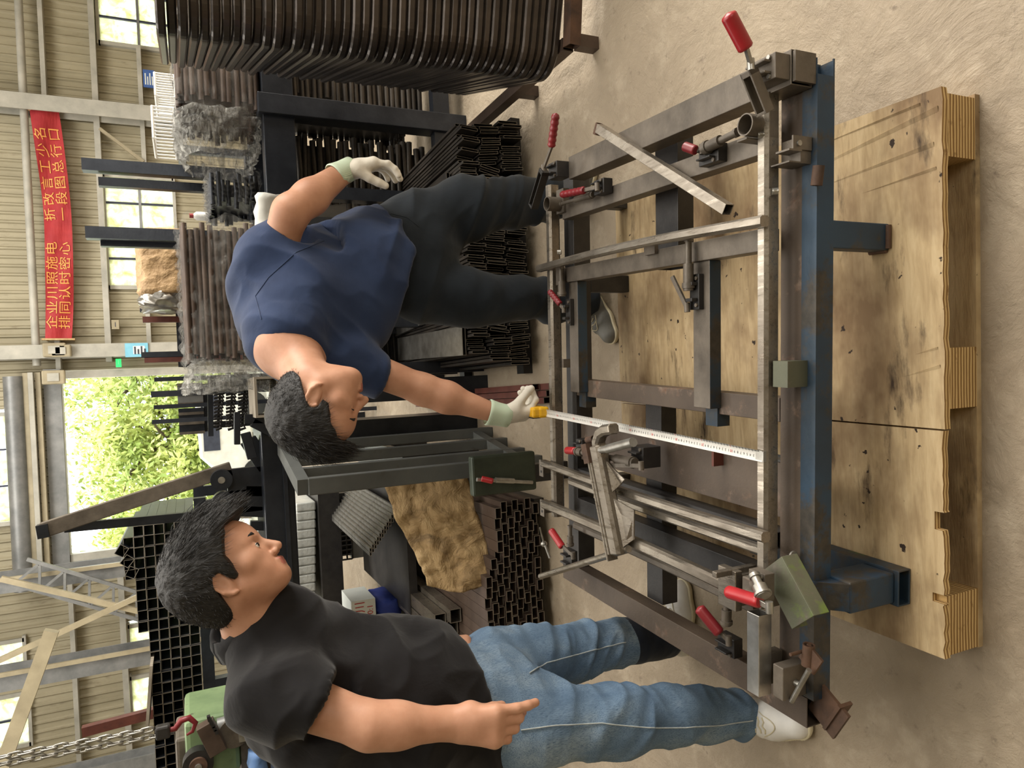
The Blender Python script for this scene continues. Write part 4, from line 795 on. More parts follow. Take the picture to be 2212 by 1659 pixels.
# legs
part('leg', BL, lambda m: m.box(.258, .318, .004, .05, .1405, .32, bev=.003))
mb = MB(JM); mb.cyl((.262, .003, .146), (.315, .003, .146), .007, n=8); mb.cyl((.258, .006, .146), (.258, .05, .146), .006, n=8); mb.build('weld_bead', MT['rust'], jig)
lg = part('leg', BL, lambda m: m.box(-.535, -.465, -.052, .03, .181, .32, bev=.004), label='blue leg standing on an open-ended foot tube')
mb = MB(JM); mb.bar((-.50, -.062, .161), (-.50, .40, .161), .082, .04, hollow=.004); mb.build('foot_tube', BD, jig, bevel=.002)
for (a, b) in ((.262, 1.045), (.56, 1.05), (-.46, 1.05)):
    part('leg', SB, lambda m: m.box(a-.03, a+.03, b, b+.05, .1405 if b < 1.12 else 0, .30, bev=.003))
part('gusset', BL, lambda m: m.add([(-.53, -.05, .32), (-.53, .03, .32), (-.53, .03, .372), (-.53, .0, .372), (-.47, -.05, .32), (-.47, .03, .32), (-.47, .03, .372), (-.47, .0, .372)], [(0,3,2,1),(4,5,6,7),(0,4,7,3),(3,7,6,2),(0,1,5,4),(1,2,6,5)]))
# stop blocks and brackets along the front beam
part('stop_block', GP, lambda m: (m.box(-.041, .016, .022, .064, .37, .428), ), label='green stop plate behind the front beam')
def br(m):
    m.box(.435, .49, .016, .068, .37, .40); m.box(.435, .438, .016, .068, .40, .432); m.box(.462, .49, .012, .016, .372, .425); m.box(.458, .462, .012, .05, .40, .436)
part('stop_bracket', MT['steel_dirty'], br)
part('bracket_bolt', MT['zinc'], lambda m: m.cyl((.474, .008, .41), (.474, .016, .41), .006, n=10))
part('hinge_pipe', MT['rust'], lambda m: m.cyl((.385, -.006, .378), (.425, -.012, .378), .012, hollow=.003, n=14))
part('hinge_pipe', MT['rust'], lambda m: m.cyl((-.648, -.01, .40), (-.60, -.014, .40), .013, hollow=.003, n=14))
part('end_plate', MT['steel_dirty'], lambda m: (m.box(.598, .66, .004, .012, .37, .428)), label='green painted end of the outer rail')
part('small_plate', SD, lambda m: m.box(-.03, .0, 1.05, 1.062, .366, .412))
part('rust_tab', MT['rust_red'], lambda m: m.box(-.262, -.214, .31, .318, .352, .384))
part('stop_block', SD, lambda m: m.box(.30, .334, .5, .55, .412, .424))
part('stop_block', SD, lambda m: m.box(.255, .325, 1.03, 1.06, .412, .43))
# open pipe stubs standing up
def pipe(a, b, z0, z1, r, name='pipe_stub'):
    part(name, MT['steel_dirty'], lambda m: m.cyl((a, b, z0), (a, b, z1), r, n=22, hollow=.003))
p = jz(1609, 269, .475); pipe(p.x, p.y, .432, .475, .024)
part('pipe_bracket', SD, lambda m: (m.box(p.x-.03, p.x+.026, p.y-.03, p.y+.03, .408, .432), m.box(p.x-.03, p.x-.026, p.y+.0, p.y+.03, .432, .47)))
p2 = jz(1181, 440, .47); pipe(p2.x, p2.y, .42, .47, .024)
part('pipe_bracket', SD, lambda m: m.box(p2.x-.03, p2.x+.05, p2.y-.03, p2.y+.02, .40, .422))

# ---- toggle clamps (part of the jig); every clamp: base > lever, grip, arm
def clamp(base, mats=(SD, MT['zinc']), lever=None, gripseg=None, gr=.012, ribs=False, arm=None, armw=.02, rod=None, plate=None, red=None, channel=False):
    """all points in world coordinates"""
    b = Vector(base[0]); sx, sy, sz = base[1]
    mb = MB(JM); bl = JI @ b; mb.box(bl.x-sx, bl.x+sx, bl.y-sy, bl.y+sy, bl.z-sz, bl.z+sz); 
    mb.box(bl.x-sx*.55, bl.x-sx*.35, bl.y-sy*.7, bl.y+sy*.7, bl.z+sz, bl.z+sz+.018); mb.box(bl.x+sx*.35, bl.x+sx*.55, bl.y-sy*.7, bl.y+sy*.7, bl.z+sz, bl.z+sz+.018)
    for i in (-1, 1):
        mb.cyl((bl.x+i*sx*.75, bl.y-sy*.6, bl.z+sz), (bl.x+i*sx*.75, bl.y-sy*.6, bl.z+sz+.005), .005, n=8, mi=1)
    c = mb.build('toggle_clamp', list(mats), jig, bevel=.0015)
    if lever:
        m = MB(); m.bar(lever[0], lever[1], .012, .007); m.cyl(Vector(lever[0])-Vector((.012,0,0)), Vector(lever[0])+Vector((.012,0,0)), .008, n=10)
        if len(lever) > 2: m.bar(lever[1], lever[2], .012, .007)
        m.build('clamp_lever', mats[1], c, bevel=.001)
    if gripseg: m = MB(); grip(m, gripseg[0], gripseg[1], gr, ribs); m.build('handle_grip', red or MT['red_plastic'], c, label='red plastic handle grip')
    if arm:
        m = MB(); a0 = Vector(arm[0]); a1 = Vector(arm[1]); d = (a1-a0).normalized(); sd = d.cross(Vector((0,0,1))).normalized()
        if channel:
            for s_ in (-1, 1): m.bar(a0+sd*s_*armw*.42, a1+sd*s_*armw*.42, armw*.16, .026)
            m.bar(a1-d*.004, a1+d*.002, armw, .026); m.bar(a0, a0+d*.012, armw, .026)
        else: m.bar(a0, a1, armw, .012)
        m.build('clamp_arm', mats[0], c, bevel=.001)
    if rod:
        m = MB(); r0 = Vector(rod[0]); r1 = Vector(rod[1]); rr = rod[2]; mid = r0.lerp(r1, .55)
        m.cyl(r0, mid, rr*1.55, n=14); m.cyl(mid, r1, rr, n=12); m.cyl(r0.lerp(r1, .05), r0.lerp(r1, .16), rr*1.9, n=14); m.cyl(r1, r1+(r1-r0).normalized()*.008, rr*1.3, n=8)
        m.build('push_rod', mats[1], c)
    return c
DK = (MT['steel_black'], MT['steel_dirty'])
# 1 near end of the outer rail: big upright clamp
clamp((J(.628, .055, .452), (.026, .04, .02)), lever=(atz(1622, 140, .51), atz(1612, 104, .535)), gripseg=(atz(1612, 106, .535), atz(1571, 28, .585)), gr=.0165, arm=(atz(1617, 152, .51), atz(1653, 243, .468)), armw=.028, channel=True, red=MT['red_plastic'])
# 2 far end of the outer rail
clamp((J(.625, .985, .452), (.026, .03, .024)), DK, lever=(atz(1174, 364, .52), atz(1192, 315, .52)), gripseg=(atz(1191, 317, .52), atz(1201, 244, .53)), gr=.0125, ribs=True, arm=(atz(1176, 368, .52), atz(1152, 446, .515)), armw=.03, channel=True, red=MT['red_dark'])
# 3 on the far part of the second rail
clamp((atz(1303, 404, .43), (.022, .028, .016)), DK, lever=(atz(1290, 404, .46), atz(1262, 411, .465)), gripseg=(atz(1262, 411, .468), atz(1212, 421, .468)), gr=.0115, ribs=True, rod=(atz(1282, 420, .44), atz(1214, 440, .44), .006), red=MT['red_dark'])
# 4 push clamp on the second rail, its rod meets the pipe stub
clamp((atz(1540, 335, .425), (.022, .035, .014)), DK, lever=(atz(1518, 322, .45), atz(1492, 326, .462)), gripseg=(atz(1503, 325, .462), atz(1478, 316, .468)), gr=.012, rod=(atz(1520, 322, .452), atz(1588, 288, .452), .0085), red=MT['red_dark'])
# 5 push clamp lying on the near cross tube
clamp((J(.185, .342, .41), (.045, .018, .008)), DK, lever=(atz(1484, 664, .43), atz(1452, 597, .45)), rod=(atz(1487, 628, .432), atz(1487, 522, .432), .0085))
# 6 push clamp on the far cross tube
clamp((J(.16, 1.0, .41), (.045, .014, .008)), DK, lever=(atz(1218, 668, .43), atz(1208, 655, .44)), gripseg=(atz(1210, 657, .44), atz(1186, 628, .455)), gr=.010, ribs=True, rod=(atz(1214, 640, .43), atz(1212, 582, .43), .0085), red=MT['red_dark'])
# 7 clamps round the raised bracket
clamp((atz(1395, 985, .42), (.03, .03, .03)), DK, lever=(atz(1385, 1006, .5), atz(1308, 1005, .5)), rod=(atz(1372, 1000, .49), atz(1300, 985, .49), .009))
clamp((atz(1262, 962, .43), (.022, .02, .02)), DK, gripseg=(atz(1243, 974, .49), atz(1224, 973, .49)), gr=.0125, rod=(atz(1246, 975, .487), atz(1268, 980, .487), .008))
# 8 far clamp beside the tube pile
clamp((atz(1232, 1205, .42), (.03, .03, .012)), DK, lever=(atz(1238, 1200, .45), atz(1214, 1178, .46)), gripseg=(atz(1215, 1182, .46), atz(1189, 1143, .475)), gr=.0125, rod=(atz(1232, 1180, .45), atz(1231, 1140, .45), .007))
# 9 near corner: red handle over the clamped block
clamp((atz(1645, 1262, .49), (.03, .024, .014)), (MT['steel_dirty'], MT['zinc']), lever=(atz(1662, 1312, .53), atz(1635, 1297, .535)), gripseg=(atz(1642, 1300, .535), atz(1569, 1277, .54)), gr=.0145, rod=(atz(1650, 1288, .53), atz(1632, 1248, .52), .010))
# 10 clamp on the outer rail
clamp((atz(1577, 1392, .385), (.024, .03, .014)), DK, lever=(atz(1574, 1384, .42), atz(1552, 1362, .43)), gripseg=(atz(1555, 1368, .43), atz(1508, 1311, .46)), gr=.0145, rod=(atz(1569, 1350, .43), atz(1570, 1290, .43), .008), red=MT['red_dark'])
# ---- corner fixture where the legs meet: blocks, channel plate, clamped upright tube, T-screw
part('fixture_block', MT['steel_raw'], lambda m: (m.box(-.565, -.47, .13, .19, .455, .475), m.box(-.555, -.48, .13, .18, .40, .455)), bevel=.002)
part('fixture_block', SD, lambda m: m.box(-.535, -.475, .055, .115, .40, .47, bev=.003))
mb = MB()      # inverted channel, grey steel with remains of green paint
cn = atz(1735, 1345, .45); cf = atz(1668, 1218, .45); cf.z = cn.z = .45; ca2 = (cf-cn).normalized(); cs2 = ca2.cross(Vector((0,0,1))).normalized()
mb.obox((cn+cf)/2, cs2*.038, ca2*((cf-cn).length/2), Vector((0,0,.0017)))
for s_ in (-1, 1): mb.obox((cn+cf)/2+cs2*s_*.0365-Vector((0,0,.022)), cs2*.0017, ca2*((cf-cn).length/2), Vector((0,0,.0215)))
mb.build('channel_plate', GP, jig, bevel=.001)
q0 = atz(1640, 1322, .44); q1 = atz(1640, 1495, .44)
mb = MB(); mb.bar(q0, q1, .038, .038, hollow=.003); mb.build('clamped_tube', MT['steel_bright'], jig, bevel=.003, label='bright square tube stub held in the corner fixture')
mb = MB(JM); mb.box(-.735, -.66, .02, .05, .37, .44); mb.box(-.735, -.66, .09, .115, .37, .44); mb.build('guide_plate', SD, jig, bevel=.002)
mb = MB(); mb.cyl(atz(1680, 1455, .41), atz(1730, 1480, .40), .008, n=10); mb.cyl(atz(1748, 1447, .42), atz(1710, 1515, .42), .006, n=10); mb.build('t_screw', MT['zinc'], jig, label='brass-coloured T-handle screw')
mb = MB(JM); mb.obox((-.765, -.015, .34), (.035, -.02, 0), (.02, .035, 0), (0,0,.004)); mb.obox((-.77, -.03, .33), (.035, -.02, 0), (.002, .0035, 0), (0, 0, .02)); mb.build('angle_bracket', MT['rust'], jig)
mb = MB(JM); mb.obox((-.63, -.02, .40), (.02, -.012, 0), (.012, .02, 0), (0,0,.003)); mb.cyl((-.62, .0, .372), (-.62, .0, .44), .004, n=8); mb.build('tab_plate', MT['rust'], jig)
part('upright_pin', MT['steel_raw'], lambda m: m.box(-.482, -.468, .142, .158, .40, .52, bev=.002))
part('upright_pin', MT['steel_raw'], lambda m: m.cyl((-.43, .045, .395), (-.43, .05, .402), .011, n=14))
part('socket_bolt', MT['zinc'], lambda m: m.cyl((-.42, .04, .392), (-.42, .036, .392), .012, n=14))
# brackets with holes beyond the far beam
for (px, py) in ((1170, 1012), (1172, 1098)):
    c0 = JI @ atz(px, py, .43); part('hole_bracket', SD, lambda m: (m.box(c0.x-.03, c0.x+.03, c0.y-.012, c0.y+.02, .424, .430), m.cyl((c0.x-.012, c0.y+.004, .4302), (c0.x-.012, c0.y+.004, .4312), .005, n=10, mi=1), m.cyl((c0.x+.012, c0.y+.004, .4302), (c0.x+.012, c0.y+.004, .4312), .005, n=10, mi=1), m.box(c0.x-.02, c0.x+.02, c0.y-.0, c0.y+.02, .34, .424))).data.materials.append(MT['black_rubber'])
p8 = atz(1170, 1172, .43); p9 = atz(1192, 1155, .43)
mb = MB(); mb.cyl(atz(1166, 1140, .47), atz(1174, 1172, .43), .003, n=6); mb.sphere(atz(1175, 1175, .43), .012, 10, 6); mb.cyl(atz(1178, 1178, .43), atz(1188, 1205, .42), .005, n=8); mb.build('wing_screw', MT['zinc'], jig)

# ================================================================ steel frame being measured (lies on the jig)
SR = MT['steel_raw']
frm = thing('tube_weldment', 'raw steel tube frame clamped on the jig and being measured', 'metal frame', J(0, .6, .40))
def fp(name, mat, pts, w_, h_, up=(0,0,1)):
    mb = MB(JM); mb.rpath(pts, w_, h_, up); return mb.build(name, mat, frm)
fp('front_tube', SR, [(-.50, .0865, .421), (.0, .0865, .421), (.595, .0865, .421)], .033, .042)
fp('rear_tube', SR, [(-.56, 1.092, .421), (.0, 1.092, .421), (.60, 1.092, .421)], .034, .042)
def bent(a, b0, b1, z, bow, endz=0, n=24, hook=0):
    return [(a+bow*math.sin(math.pi*i/n)+ (hook*max(0, 1-i/3)**2), b0+(b1-b0)*i/n, z+endz*(max(0, 1-i/4)**2)) for i in range(n+1)]
fp('bent_tube', SR, bent(.318, .06, 1.135, .4565, .011), .024, .026)
fp('bent_tube', SR, bent(-.372, .055, 1.13, .4565, -.006), .024, .026)
fp('bent_tube', SR, bent(-.425, .10, 1.02, .405, -.004), .022, .026)
fp('bent_tube', SR, bent(-.520, .14, 1.13, .4575, .006), .030, .028)
fp('bent_tube', MT['steel_dirty'], bent(-.575, .14, 1.0, .40, .004), .024, .026)
for (px, py, z) in ((1642, 292, .443), (1672, 414, .425), (1207, 592-47, .443)):
    c0 = JI @ atz(px, py, z); mb = MB(JM); mb.cyl((c0.x, c0.y-.006, z-.006), (c0.x, c0.y+.002, z+.004), .008, n=12); mb.cyl((c0.x, c0.y-.008, z-.004), (c0.x, c0.y-.004, z+.006), .0045, n=6); mb.build('rivet_nut', MT['zinc'], frm)
# raised bracket: broad tube with gusset plates and a rod
g0 = atz(1292, 962, .52); g1 = atz(1338, 1196, .50)
br_ = thing('raised_bracket', 'broad bent steel tube bracket with gusset plates crossing the frame', 'bracket', (g0+g1)/2)
ax = (g1-g0).normalized(); sd = Vector((0,0,1)).cross(ax).normalized()      # sd points towards the camera side
mb = MB(); mb.rpath([g0, g0.lerp(g1, .5), g1], .05, .04, (0,0,1)); mb.build('bracket_tube', SR, br_, bevel=.003)
for k, o_ in enumerate((.033, .046)): mb = MB(); mb.rpath([g0-sd*o_+ax*.02, g0.lerp(g1, .5)-sd*o_, g1-sd*o_+ax*(.02*k)], .009, .036); mb.build('bracket_lip', SR, br_)
mb = MB(); mb.rpath([g0+ax*.03+Vector((0,0,.0)), g0-ax*.01+sd*.006, g0-ax*.032+sd*.03, g0-ax*.038+sd*.06, g0-ax*.036+sd*.10], .03, .036, (0,0,1)); mb.build('bent_end', SR, br_, bevel=.003)
def gus(t0_, t1_, t2_, reach, drop):
    tri = [g0.lerp(g1, t0_)+sd*.026, g0.lerp(g1, t1_)+sd*(.026+reach)+Vector((0,0,-drop)), g0.lerp(g1, t2_)+sd*(.022+reach*.55)+Vector((0,0,-drop)), g0.lerp(g1, min(t2_+.06, .99))+sd*.026]
    tri += [p+Vector((0,0,-.004)) for p in tri]; MB().add(tri, [(0,1,2,3),(7,6,5,4),(0,4,5,1),(1,5,6,2),(2,6,7,3),(3,7,4,0)]).build('gusset_plate', SR, br_)
gus(.50, .62, .88, .062, .02); gus(.16, .34, .38, .045, .02)
mb = MB(); mb.bar(g0-sd*.042-ax*.012, g0-sd*.042+ax*.046, .03, .05); mb.build('square_plate', MT['rust'], br_)
mb = MB(); mb.cyl(g0-sd*.055-ax*.022, g0-sd*.018-ax*.022, .010, n=14, hollow=.002); mb.build('pipe_sleeve', MT['rust'], br_)
mb = MB(); mb.cyl(atz(1312, 985-15, .53), atz(1368, 955, .53), .013, n=14); mb.cyl(atz(1296, 972, .525), atz(1312, 970, .525), .011, n=12); mb.build('spigot', MT['zinc'], br_)
mb = MB(); mb.cyl(atz(1168, 1245, .49), atz(1358, 1186, .49), .0105, n=14); mb.build('handle_rod', SR, br_, label='round steel rod handle pointing away from the jig')
# loose square bar lying across the rails
mb = MB(); b0 = JM @ Vector((.695, .735, .448)); b1 = JM @ Vector((.368, .205, .4285)); mb.bar(b0, b1, .026, .026, hollow=.002)
lo = mb.build('square_tube', MT['steel_raw'], None, 'short loose square steel tube lying diagonally across the jig rails', 'steel tube', bevel=.0015)
mb = MB(); e_ = (b0-b1).normalized(); s2 = e_.cross(Vector((0,0,1))); mb.cyl(b0+e_*.008-s2*.02, b0+e_*.008+s2*.012, .012, n=14, hollow=.003); mb.build('tube_eye', MT['rust'], lo)

# ================================================================ tape measure
t0 = JM @ Vector((JI @ atz(1648, 986, .4435)).to_tuple()); t1 = atz(1172, 890, .485)
tp = thing('tape_measure', 'yellow and black tape measure with its white blade pulled out across the frame', 'tape measure', t1)
d = (t1-t0); Ln = d.length; d.normalize(); sa = d.cross(Vector((0,0,1))).normalized(); na = sa.cross(d)   # sa = to the right seen along the blade
mb = MB(); nseg = 30; W_ = .0125; vs = []
def tpt(s_, x, up=0.0): 
    sag = -.006*math.sin(math.pi*s_/Ln)
    return t0+d*s_+sa*x+na*(.003*(abs(x)/W_)**2+up)+Vector((0,0,sag))
for i in range(nseg+1):
    for x in (-W_, -W_*.5, 0, W_*.5, W_): vs.append(tpt(Ln*i/nseg, x))
mb.add(vs, [(i*5+k, i*5+k+1, (i+1)*5+k+1, (i+1)*5+k) for i in range(nseg) for k in range(4)], 0, True); mb.build('blade', simple('tape_white', (196,194,188), (212,210,204), 8, .4), tp)
mb = MB(); mr = MB()
for i in range(1, int(Ln*100)):
    s_ = i*.01; red = i % 10 == 0; tgt = mr if red else mb
    L_ = W_*.75
    tgt.add([tpt(s_-.0006, W_, .0005), tpt(s_+.0006, W_, .0005), tpt(s_+.0006, W_-L_*.55, .0005), tpt(s_-.0006, W_-L_*.55, .0005)], [(0,1,2,3)])
    if s_ > .02:
        put_text(tgt, str(i) if red else str(i % 10), .0085 if not red else .0095, tpt(s_-.003, -.0015, .0012), d, -sa, 0)
    for q in range(1, 10):
        m_ = s_+q*.001; h_ = .34 if q != 5 else .45
        if s_ < .5: mb.add([tpt(m_-.0002, W_, .0005), tpt(m_+.0002, W_, .0005), tpt(m_+.0002, W_-L_*h_, .0005), tpt(m_-.0002, W_-L_*h_, .0005)], [(0,1,2,3)])
mb.build('blade_marks', MT['black_rubber'], tp, kind='stuff'); mr.build('blade_decade_marks', MT['ink_red'], tp, kind='stuff')
mb = MB(); mb.obox(t0-d*.004-na*.004, sa*.012, d*.001, na*.008); mb.obox(t0+d*.008+na*.001, sa*.009, d*.012, na*.0008); mb.build('end_hook', MT['zinc'], tp)
mb = MB(); cc = t1+d*.030+Vector((0,-.022,.020)); up = na
mb.obox(cc, sa*.018, d*.034, up*.030); mb.obox(cc-d*.03-up*.012, sa*.019, d*.008, up*.02); mb.build('case', MT['yellow_plastic'], tp, bevel=.008)
mb = MB(); mb.obox(cc+up*.004-sa*.003, sa*.0195, d*.018, up*.022); mb.build('case_grip', MT['black_rubber'], tp, bevel=.006)
from mathutils.bvhtree import BVHTree
# ================================================================ people: smooth bodies grown from blended volumes
def V(p): return np.array(p, dtype=np.float64)
def vnoise(P, s, seed=0):
    Q = P*s+seed*17.13; I = np.floor(Q); f = Q-I; f = f*f*(3-2*f); r = 0
    for dx in (0, 1):
        for dy in (0, 1):
            for dz in (0, 1):
                h = np.sin((I[:,0]+dx)*127.1+(I[:,1]+dy)*311.7+(I[:,2]+dz)*74.7)*43758.5453; h = h-np.floor(h)
                r = r+h*(f[:,0] if dx else 1-f[:,0])*(f[:,1] if dy else 1-f[:,1])*(f[:,2] if dz else 1-f[:,2])
    return r*2-1
def CAP(a, b, ra, rb=None, k=.02, sq=None, op='+'):
    """tapered capsule; sq = (axis, factor) squashes the section along an axis"""
    return dict(t='c', a=V(a), b=V(b), ra=ra, rb=ra if rb is None else rb, k=k, sq=sq, op=op)
def ELL(c, ax, r, k=.02, op='+'): return dict(t='e', c=V(c), ax=np.array([V(q) for q in ax]), r=V(r), k=k, op=op)
def grow(prims, h, clip=None, smooth=2):
    lo = np.full(3, 9e9); hi = -lo
    for p in prims:
        if p['op'] != '+': continue
        if p['t'] == 'c': rr = max(p['ra'], p['rb'])*(max(1, 1/p['sq'][1]) if p['sq'] else 1); pts = [p['a'], p['b']]
        else: rr = max(p['r']); pts = [p['c']]
        p['_r'] = rr
        for q in pts: lo = np.minimum(lo, q-rr); hi = np.maximum(hi, q+rr)
    lo -= 3*h; hi += 3*h; n = np.ceil((hi-lo)/h).astype(int)+1
    D = np.full(n, .25, np.float32); ax = [lo[i]+h*np.arange(n[i]) for i in range(3)]
    for p in prims:
        pts = [p['a'], p['b']] if p['t'] == 'c' else [p['c']]
        if p['t'] == 'c': rr = max(p['ra'], p['rb'])*(max(1, 1/p['sq'][1]) if p['sq'] else 1)
        else: rr = max(p['r'])
        m = rr+p['k']+4*h; a0 = np.min(pts, 0)-m; a1 = np.max(pts, 0)+m
        i0 = np.clip(np.floor((a0-lo)/h).astype(int), 0, n-1); i1 = np.clip(np.ceil((a1-lo)/h).astype(int)+1, 1, n)
        X, Y_, Z_ = np.meshgrid(*[ax[i][i0[i]:i1[i]].astype(np.float32) for i in range(3)], indexing='ij')
        if p['t'] == 'c':
            A = p['a']; B = p['b']; dx, dy, dz = X-A[0], Y_-A[1], Z_-A[2]; ab = B-A; sc = 1.0
            if p['sq']:
                nv = V(p['sq'][0]); nv = nv/np.linalg.norm(nv); s_ = p['sq'][1]; dt = dx*nv[0]+dy*nv[1]+dz*nv[2]; abn = ab@nv
                # section measured at the nearest axis point, then stretched along nv
                t_ = np.clip((dx*ab[0]+dy*ab[1]+dz*ab[2])/max(1e-9, ab@ab), 0, 1); ex, ey, ez = dx-t_*ab[0], dy-t_*ab[1], dz-t_*ab[2]
                e = ex*nv[0]+ey*nv[1]+ez*nv[2]; g = (s_-1)*e; ex, ey, ez = ex+g*nv[0], ey+g*nv[1], ez+g*nv[2]; d = np.sqrt(ex*ex+ey*ey+ez*ez)-(p['ra']+(p['rb']-p['ra'])*t_)
                if s_ > 1: d = d/ (1+(s_-1)*.5)
            else:
                t_ = np.clip((dx*ab[0]+dy*ab[1]+dz*ab[2])/max(1e-9, ab@ab), 0, 1)
                d = np.sqrt((dx-t_*ab[0])**2+(dy-t_*ab[1])**2+(dz-t_*ab[2])**2)-(p['ra']+(p['rb']-p['ra'])*t_)
        else:
            dx, dy, dz = X-p['c'][0], Y_-p['c'][1], Z_-p['c'][2]; q = [dx*u[0]+dy*u[1]+dz*u[2] for u in p['ax']]
            k0 = np.sqrt(sum((q[i]/p['r'][i])**2 for i in range(3))); k1 = np.sqrt(sum((q[i]/p['r'][i]**2)**2 for i in range(3)))+1e-9; d = k0*(k0-1)/k1
        sl = tuple(slice(i0[i], i1[i]) for i in range(3)); O = D[sl]; k = max(p['k'], 1e-5)
        if p['op'] == '+': hh = np.maximum(k-np.abs(O-d), 0)/k; D[sl] = np.minimum(O, d)-hh*hh*k*.25
        else: d = -d; hh = np.maximum(k-np.abs(O-d), 0)/k; D[sl] = np.maximum(O, d)+hh*hh*k*.25
    if clip is not None:
        X, Y_, Z_ = np.meshgrid(*[a.astype(np.float32) for a in ax], indexing='ij'); D = clip(D, X, Y_, Z_)
    return nets(D, lo, h, smooth)
def nets(D, lo, h, smooth):
    s = D < 0; c = np.zeros(tuple(np.array(D.shape)-1), np.int8)
    for i in (0, 1):
        for j in (0, 1):
            for k in (0, 1): c += s[i:s.shape[0]-1+i, j:s.shape[1]-1+j, k:s.shape[2]-1+k]
    act = (c > 0) & (c < 8); I = np.argwhere(act); idx = np.full(act.shape, -1, np.int64); idx[act] = np.arange(len(I))
    acc = np.zeros((len(I), 3)); cnt = np.zeros(len(I))
    for axis in range(3):
        o = [q for q in range(3) if q != axis]
        for u in (0, 1):
            for v in (0, 1):
                a = I.copy(); a[:, o[0]] += u; a[:, o[1]] += v; b = a.copy(); b[:, axis] += 1
                da = D[a[:,0], a[:,1], a[:,2]]; db = D[b[:,0], b[:,1], b[:,2]]; m = (da < 0) != (db < 0)
                t_ = np.where(m, da/np.where(m, da-db, 1), 0); pos = a.astype(float); pos[:, axis] += t_; acc[m] += pos[m]; cnt[m] += 1
    P = lo+(acc/cnt[:, None])*h; F_ = []
    for axis in range(3):
        u, v = (axis+1) % 3, (axis+2) % 3; sl0 = [slice(None)]*3; sl1 = [slice(None)]*3; sl0[axis] = slice(0, -1); sl1[axis] = slice(1, None)
        E_ = np.argwhere(s[tuple(sl0)] != s[tuple(sl1)]); E_ = E_[(E_[:, u] > 0) & (E_[:, v] > 0) & (E_[:, u] < D.shape[u]-1) & (E_[:, v] < D.shape[v]-1)]
        q = []
        for (du, dv) in ((-1, -1), (0, -1), (0, 0), (-1, 0)):
            g = E_.copy(); g[:, u] += du; g[:, v] += dv; q.append(idx[g[:,0], g[:,1], g[:,2]])
        q = np.stack(q, 1); inside = s[E_[:,0], E_[:,1], E_[:,2]]; q[~inside] = q[~inside][:, ::-1]; F_.append(q)
    F_ = np.concatenate(F_); F_ = F_[(F_ >= 0).all(1)]
    for _ in range(smooth):
        S_ = np.zeros_like(P); n_ = np.zeros(len(P))
        for i in range(4): 
            for j in ((i+1) % 4, (i+3) % 4): np.add.at(S_, F_[:, i], P[F_[:, j]]); np.add.at(n_, F_[:, i], 1)
        P = P*.5+.5*S_/np.maximum(n_, 1)[:, None]
    return P, F_
def vnormals(P, F_):
    n = np.cross(P[F_[:,2]]-P[F_[:,0]], P[F_[:,3]]-P[F_[:,1]]); N = np.zeros_like(P)
    for i in range(4): np.add.at(N, F_[:, i], n)
    return N/(np.linalg.norm(N, axis=1)[:, None]+1e-12)
def folds(P, F_, specs):
    """real cloth folds: ridged noise along stretched axes; spec = (3x3 stretch, amplitude, seed, mask fn)"""
    N = vnormals(P, F_); d = np.zeros(len(P))
    for (A, amp, seed, mk) in specs:
        n = vnoise(P @ np.array(A).T + .02*seed, 1.0, seed); r = (1-2.2*np.abs(n))*amp; d += r*(mk(P) if mk else 1)
    return P+N*d[:, None]
def mesh_np(name, P, F_, mats, parent=None, label=None, off=None, matfn=None):
    off = np.array(root_loc(parent)) if off is None else np.array(off)
    me = bpy.data.meshes.new(name); me.vertices.add(len(P)); me.vertices.foreach_set('co', (P-off).astype(np.float32).ravel()); me.loops.add(len(F_)*4); me.loops.foreach_set('vertex_index', F_.astype(np.int32).ravel())
    me.polygons.add(len(F_)); me.polygons.foreach_set('loop_start', np.arange(0, len(F_)*4, 4, dtype=np.int32)); me.polygons.foreach_set('use_smooth', np.ones(len(F_), bool))
    for m in (mats if isinstance(mats, list) else [mats]): me.materials.append(m)
    if matfn is not None: me.polygons.foreach_set('material_index', matfn(P[F_].mean(1)).astype(np.int32))
    me.update(calc_edges=True); me.validate(); o = bpy.data.objects.new(name, me); COL.objects.link(o); o.parent = parent
    if parent is None: o.location = off
    if label: o['label'] = label
    return o
def nrm(v): v = V(v); return v/np.linalg.norm(v)
